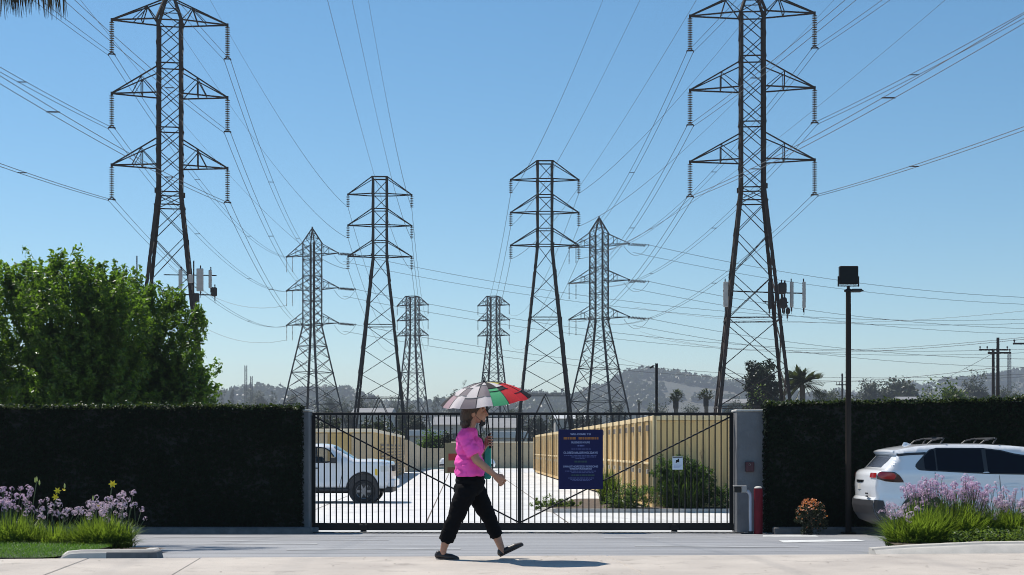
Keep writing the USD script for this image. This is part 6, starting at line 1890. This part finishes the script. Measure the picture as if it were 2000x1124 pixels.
# T-shirt
sh = [ell(wp(911, 857), (.105, .175, .075), (0, -8, 0)), ell(wp(918, 874), (.148, .178, .14), (0, 6, 0)), ell(wp(922, 872), (.135, .165, .09), (0, 10, 0)), ell(wp(917, 905), (.150, .172, .15)), ell(wp(918, 925), (.156, .180, .14))]
sh += [Manifold.batch_hull([ell(wp(918, 900), (.148, .172, .05)), ell(wp(918, 926), (.158, .182, .035))])]
sh += [Manifold.batch_hull([ball(wp(914, 845), .068), ball(wp(916, 852), .10)])]
for sgn, s_, e_ in ((-1, sh_n, el_n), (1, sh_f, el_f)):
    q = s_ + (e_ - s_) * .66
    sh += [Manifold.batch_hull([ball(wp(913, 853, sgn * .09), .075), ball(s_, .072)])]
    d = unit(e_ - s_); cq = s_ + d * np.linalg.norm(e_ - s_) * .80
    sh += [Manifold.batch_hull([ball(s_, .073), ball(q, .074)]).trim_by_plane(tuple(-d), float(-d @ cq))]
shirt = join(sh)
shirt = shirt.trim_by_plane((0, 0, 1), float(wp(0, 930.5)[2]))
tm = soften(shirt, .012, 14)
v = np.array(tm.vertices); nr_ = tm.vertex_normals
fold = meshkit.fbm(np.column_stack([v[:, 0] * 9 + v[:, 2] * 6, v[:, 1] * 8, v[:, 2] * 16 - v[:, 0] * 8]), 3, 5) - .5
fold2 = np.sin(v[:, 2] * 58 + v[:, 0] * 34 + 3 * meshkit.noise(v * 9, 3)) * np.clip(1 - np.abs(v[:, 2] - .93) / .16, 0, 1)
tm.vertices = v + nr_ * (fold * .030 + fold2 * .0042)[:, None]
part(woman, 'shirt', tm, M['shirt'], smooth=True)

# cropped trousers with rolled cuffs
tr = [ell(wp(918, 940), (.152, .174, .10)), ell(wp(916, 952), (.158, .175, .115), (0, -8, 0))]
tr += chain([(wp(911, 960, -.088), .112), (wp(899, 988, -.09), .097), (kn_n, .084), (wp(880, 1034, -.088), .077), (wp(873.5, 1049, -.085), .073)])
tr += chain([(wp(927, 960, .088), .112), (wp(940, 985, .086), .096), (kn_f, .080), (wp(962, 1030, .076), .070), (wp(967.5, 1043, .072), .066)])
trm = join(tr).trim_by_plane((0, 0, -1), -float(wp(0, 929)[2]))
tm = soften(trm, .014, 10)
v = np.array(tm.vertices)
kneeb = meshkit.fbm(np.column_stack([v[:, 0] * 10, v[:, 1] * 8, v[:, 2] * 22]), 3, 9) - .5
tm.vertices = v + tm.vertex_normals * (kneeb * .024)[:, None]
part(woman, 'trousers', tm, M['trousers'], smooth=True)


def cuff(p0, p1, r0, r1):
    n_ = 20; d = unit(p1 - p0); u = unit(np.cross(d, [0, 1.0, 0])); w = np.cross(d, u)
    prof = [(0.0, r0 * .98), (.02, r0 * 1.05), (.45, r0 * 1.07), (.55, r0 * 1.0), (.62, r1 * 1.06), (.95, r1 * 1.08), (1.0, r1), (.9, r1 * .8)]
    L = np.linalg.norm(p1 - p0); a = np.arange(n_) / n_ * 2 * np.pi
    V = np.vstack([p0 + d * (t_ * L) + (np.cos(a)[:, None] * u + np.sin(a)[:, None] * w) * r_ * (1 + .04 * np.sin(3 * a + t_ * 4))[:, None] for t_, r_ in prof])
    i = np.arange(n_); j = (i + 1) % n_
    f = np.vstack([np.stack([k * n_ + i, k * n_ + j, (k + 1) * n_ + j, (k + 1) * n_ + i], 1) for k in range(len(prof) - 1)])
    return V, f


part(woman, 'trouser_cuff', cuff(wp(878, 1038, -.087), wp(872, 1056, -.084), .076, .072), M['trousers'], smooth=40)
part(woman, 'trouser_cuff', cuff(wp(963.5, 1033, .076), wp(970, 1048.5, .071), .068, .064), M['trousers'], smooth=40)


def shoe(heel, toe, ym, up_):
    h_, t_ = wp(*heel, ym), wp(*toe, ym); d = unit(t_ - h_); L = np.linalg.norm(t_ - h_)
    upn = np.array([-d[2], 0, d[0]])
    P = lambda t, o=0, y=0: h_ + d * (t * L) + upn * o + np.array([0, y, 0])
    a = Manifold.batch_hull([ball(P(.10, .035), .033), ball(P(.12, .055), .028), ball(P(.35, .033), .032)])
    b_ = Manifold.batch_hull([ball(P(.35, .033), .033), ball(P(.66, .026, .010), .036), ball(P(.66, .026, -.010), .036), ball(P(.90, .018, .006), .026), ball(P(.93, .014, 0), .020)])
    m_ = soften(a + b_, .008, 6)
    v = np.array(m_.vertices); o = (v - h_) @ upn
    v = v - np.outer(np.minimum(o - .006, 0), upn); m_.vertices = v
    s_ = part(woman, 'shoe', m_, M['shoe'], smooth=True)
    ts = np.linspace(0.02, .985, 14); wv = np.interp(ts, [0.02, .12, .4, .7, .92, .985], [.012, .034, .033, .046, .03, .008])
    ring_ = [P(t, 0, w_) for t, w_ in zip(ts, wv)] + [P(t, 0, -w_) for t, w_ in zip(ts[::-1], wv[::-1])]
    n_ = len(ring_); V = np.array(ring_ + [q + upn * .012 for q in ring_] + [P(.5, 0), P(.5, .012)])
    i = np.arange(n_); j = (i + 1) % n_
    f = np.vstack([np.stack([i, j, n_ + j], 1), np.stack([i, n_ + j, n_ + i], 1), np.stack([j, i, np.full(n_, 2 * n_)], 1), np.stack([n_ + i, n_ + j, np.full(n_, 2 * n_ + 1)], 1)])
    part(s_, 'sole', (V, f), M['sole'])


shoe((850.5, 1090), (897, 1094.5), -.08, 0)
shoe((975.5, 1090), (1023.5, 1066.5), .07, 0)
# ground the rear shoe

# teal shoulder bag on the far side
bag = thing('shoulder_bag', 'narrow teal bag hanging on the far side of the woman in pink', 'bag', (wb[0], DW, 0.0))
bb = [wp(946, 868), wp(961, 872)]
part(bag, 'pouch', cbox(wp(944, 0)[0], wp(958.5, 0)[0], .20, .27, wp(0, 937)[2], wp(0, 872)[2], .012), M['teal'])
part(bag, 'side_panel', cbox(wp(941, 0)[0], wp(945, 0)[0], .195, .275, wp(0, 936)[2], wp(0, 874)[2], .008), M['seat'])
part(bag, 'strap', tube([wp(950, 872, .235), wp(935, 850, .21), wp(913, 838, .15), wp(935, 850, .2), wp(954, 872, .235)][:3], .008, 5), M['seat'])

# umbrella
UA = unit(np.array([-.105, -.15, .98]))
apex = wp(945.5, 747, .0) + np.array([0, .02, 0])
umb = thing('umbrella', 'open umbrella with white, green, red and yellow patches held by the woman', 'umbrella', (wb[0], DW, 0.0))
ux = unit(np.cross([0, 1.0, 0], UA)); uy = np.cross(UA, ux)
RU, HU = .475, .19


def canopy(t, a):
    """Point on the canopy at radius share t and azimuth a; ribs every 45 degrees stand proud, the cloth sags between."""
    s = np.abs(((a / (math.pi / 4)) % 1.0) - .5) * 2          # 1 on a rib, 0 midway
    sag = (1 - s ** 2) * t ** 1.5
    r = RU * t * (1 - .075 * sag * t)
    z = -HU * t ** 2.1 - .018 * sag + .0 * t
    return apex + ux * (r * np.cos(a))[..., None] + uy * (r * np.sin(a))[..., None] + UA * z[..., None]


def um(name, c):
    return usdkit.material(stage, '/World/Looks/' + name, {'p': ('principled_bsdf', {'base_color': c, 'roughness': .7}), 't': ('translucent_bsdf', {'color': tuple(min(.95, q * 1.15) for q in c)}), 'x': ('mix_closure', {'fac': .5})},
                           [('p.BSDF', 'x.closure1'), ('t.BSDF', 'x.closure2')], surface='x.closure')


UC = {'w': um('umbrella_white', (.74, .70, .72)), 'g': um('umbrella_grey', (.22, .19, .22)), 'k': um('umbrella_black', (.022, .02, .024)), 'G': um('umbrella_green', (.10, .52, .24)), 'r': um('umbrella_red', (.68, .03, .04)),
      'y': um('umbrella_yellow', (.72, .66, .16)), 'p': um('umbrella_pink', (.50, .36, .40)), 'd': um('umbrella_dark_red', (.30, .02, .03)), 't': um('umbrella_teal', (.05, .25, .20))}
# gores run counter-clockwise from the right-hand rib (azimuth 0); each: inner, middle, outer cloth band
GORES = {4: (('g', 'w'), ('w', 'g'), ('p', 'w')), 5: (('k', 'w'), ('w', 'g'), ('g', 'w')), 6: (('k', 'w'), ('G', 'k'), ('G', 'r')), 7: (('y', 'y'), ('r', 'r'), ('r', 'k')),
         0: (('k', 'r'), ('r', 'k'), ('r', 'd')), 1: (('w', 'y'), ('k', 'w'), ('y', 'G')), 2: (('k', 'w'), ('w', 'k'), ('G', 'r')), 3: (('w', 'g'), ('g', 'w'), ('w', 'k'))}
OFF = math.pi / 8 * .4
for k_ in range(8):
    for b_, (t0, t1) in enumerate(((0.0, .40 + .1 * math.sin(k_ * 2.3)), (.40 + .1 * math.sin(k_ * 2.3), .70 + .09 * math.sin(k_ * 3.7 + 1)), (.70 + .09 * math.sin(k_ * 3.7 + 1), 1.0))):
        # each band is itself split in two patches along the gore's middle, with dark piping between
        for h_ in range(2):
            col = GORES[k_][b_][h_]
            tt, aa = np.meshgrid(np.linspace(t0, t1, 6), np.linspace(k_, k_ + .5, 6) * math.pi / 4 + OFF + h_ * math.pi / 8, indexing='ij')
            P = canopy(tt, aa - OFF * 0).reshape(-1, 3)
            i = (np.arange(5)[:, None] * 6 + np.arange(5)[None]).ravel()
            part(umb, 'cloth_patch', (P, np.stack([i, i + 6, i + 7, i + 1], 1)), UC[col], smooth=True)
    # piping between the patches
    for a0, nm in ((k_ + .0, 'rib'), (k_ + .5, 'piping')):
        t_ = np.linspace(.02, 1.02 if nm == 'rib' else .99, 12)
        P = canopy(t_, np.full(12, a0 * math.pi / 4 + OFF))
        part(umb, nm, tube(P - (UA * .004 if nm == 'rib' else -UA * .001), .0035 if nm == 'rib' else .0045, 5), M['car_trim'] if nm == 'piping' else M['steel'])
    for t_ in (.40 + .1 * math.sin(k_ * 2.3), .70 + .09 * math.sin(k_ * 3.7 + 1)):
        P = canopy(np.full(8, t_), np.linspace(k_, k_ + 1, 8) * math.pi / 4 + OFF) + UA * .001
        part(umb, 'piping', tube(P, .0055, 5), M['car_trim'] if (k_ in (0, 1, 2, 6, 7)) else M['far_roof'])
    e = canopy(np.array([.5]), np.array([k_ * math.pi / 4 + OFF]))[0]
    part(umb, 'stretcher', tube([apex - UA * .30, e - UA * .006], .0025, 4), M['steel'])
part(umb, 'shaft', tube([apex + UA * .05, apex - UA * .1, sh_x(868)], .0065, 8), M['black_iron'])
part(umb, 'runner', tube([apex - UA * .28, apex - UA * .33], .012, 8), M['black_iron'])
part(umb, 'handle', tube([sh_x(848), sh_x(862), sh_x(876)], [.013, .014, .012], 10), M['black_iron'])
part(umb, 'ferrule', tube([apex - UA * .002, apex + UA * .03], [.016, .006], 8), M['black_iron'])

# ------------------------------------------------------------------ haze
if HAZE_DENSITY > 0:
    hz = usdkit.material(stage, '/World/Looks/haze_air', {'v': ('principled_volume', {'color': (.64, .68, .76), 'density': HAZE_DENSITY, 'anisotropy': 0.25})}, volume='v.volume')
    setting('haze', box(-4300, 4300, -4300, 4800, -6, 125), hz, kind='stuff', label='pale blue haze over the distant plain and hills', cat='haze')
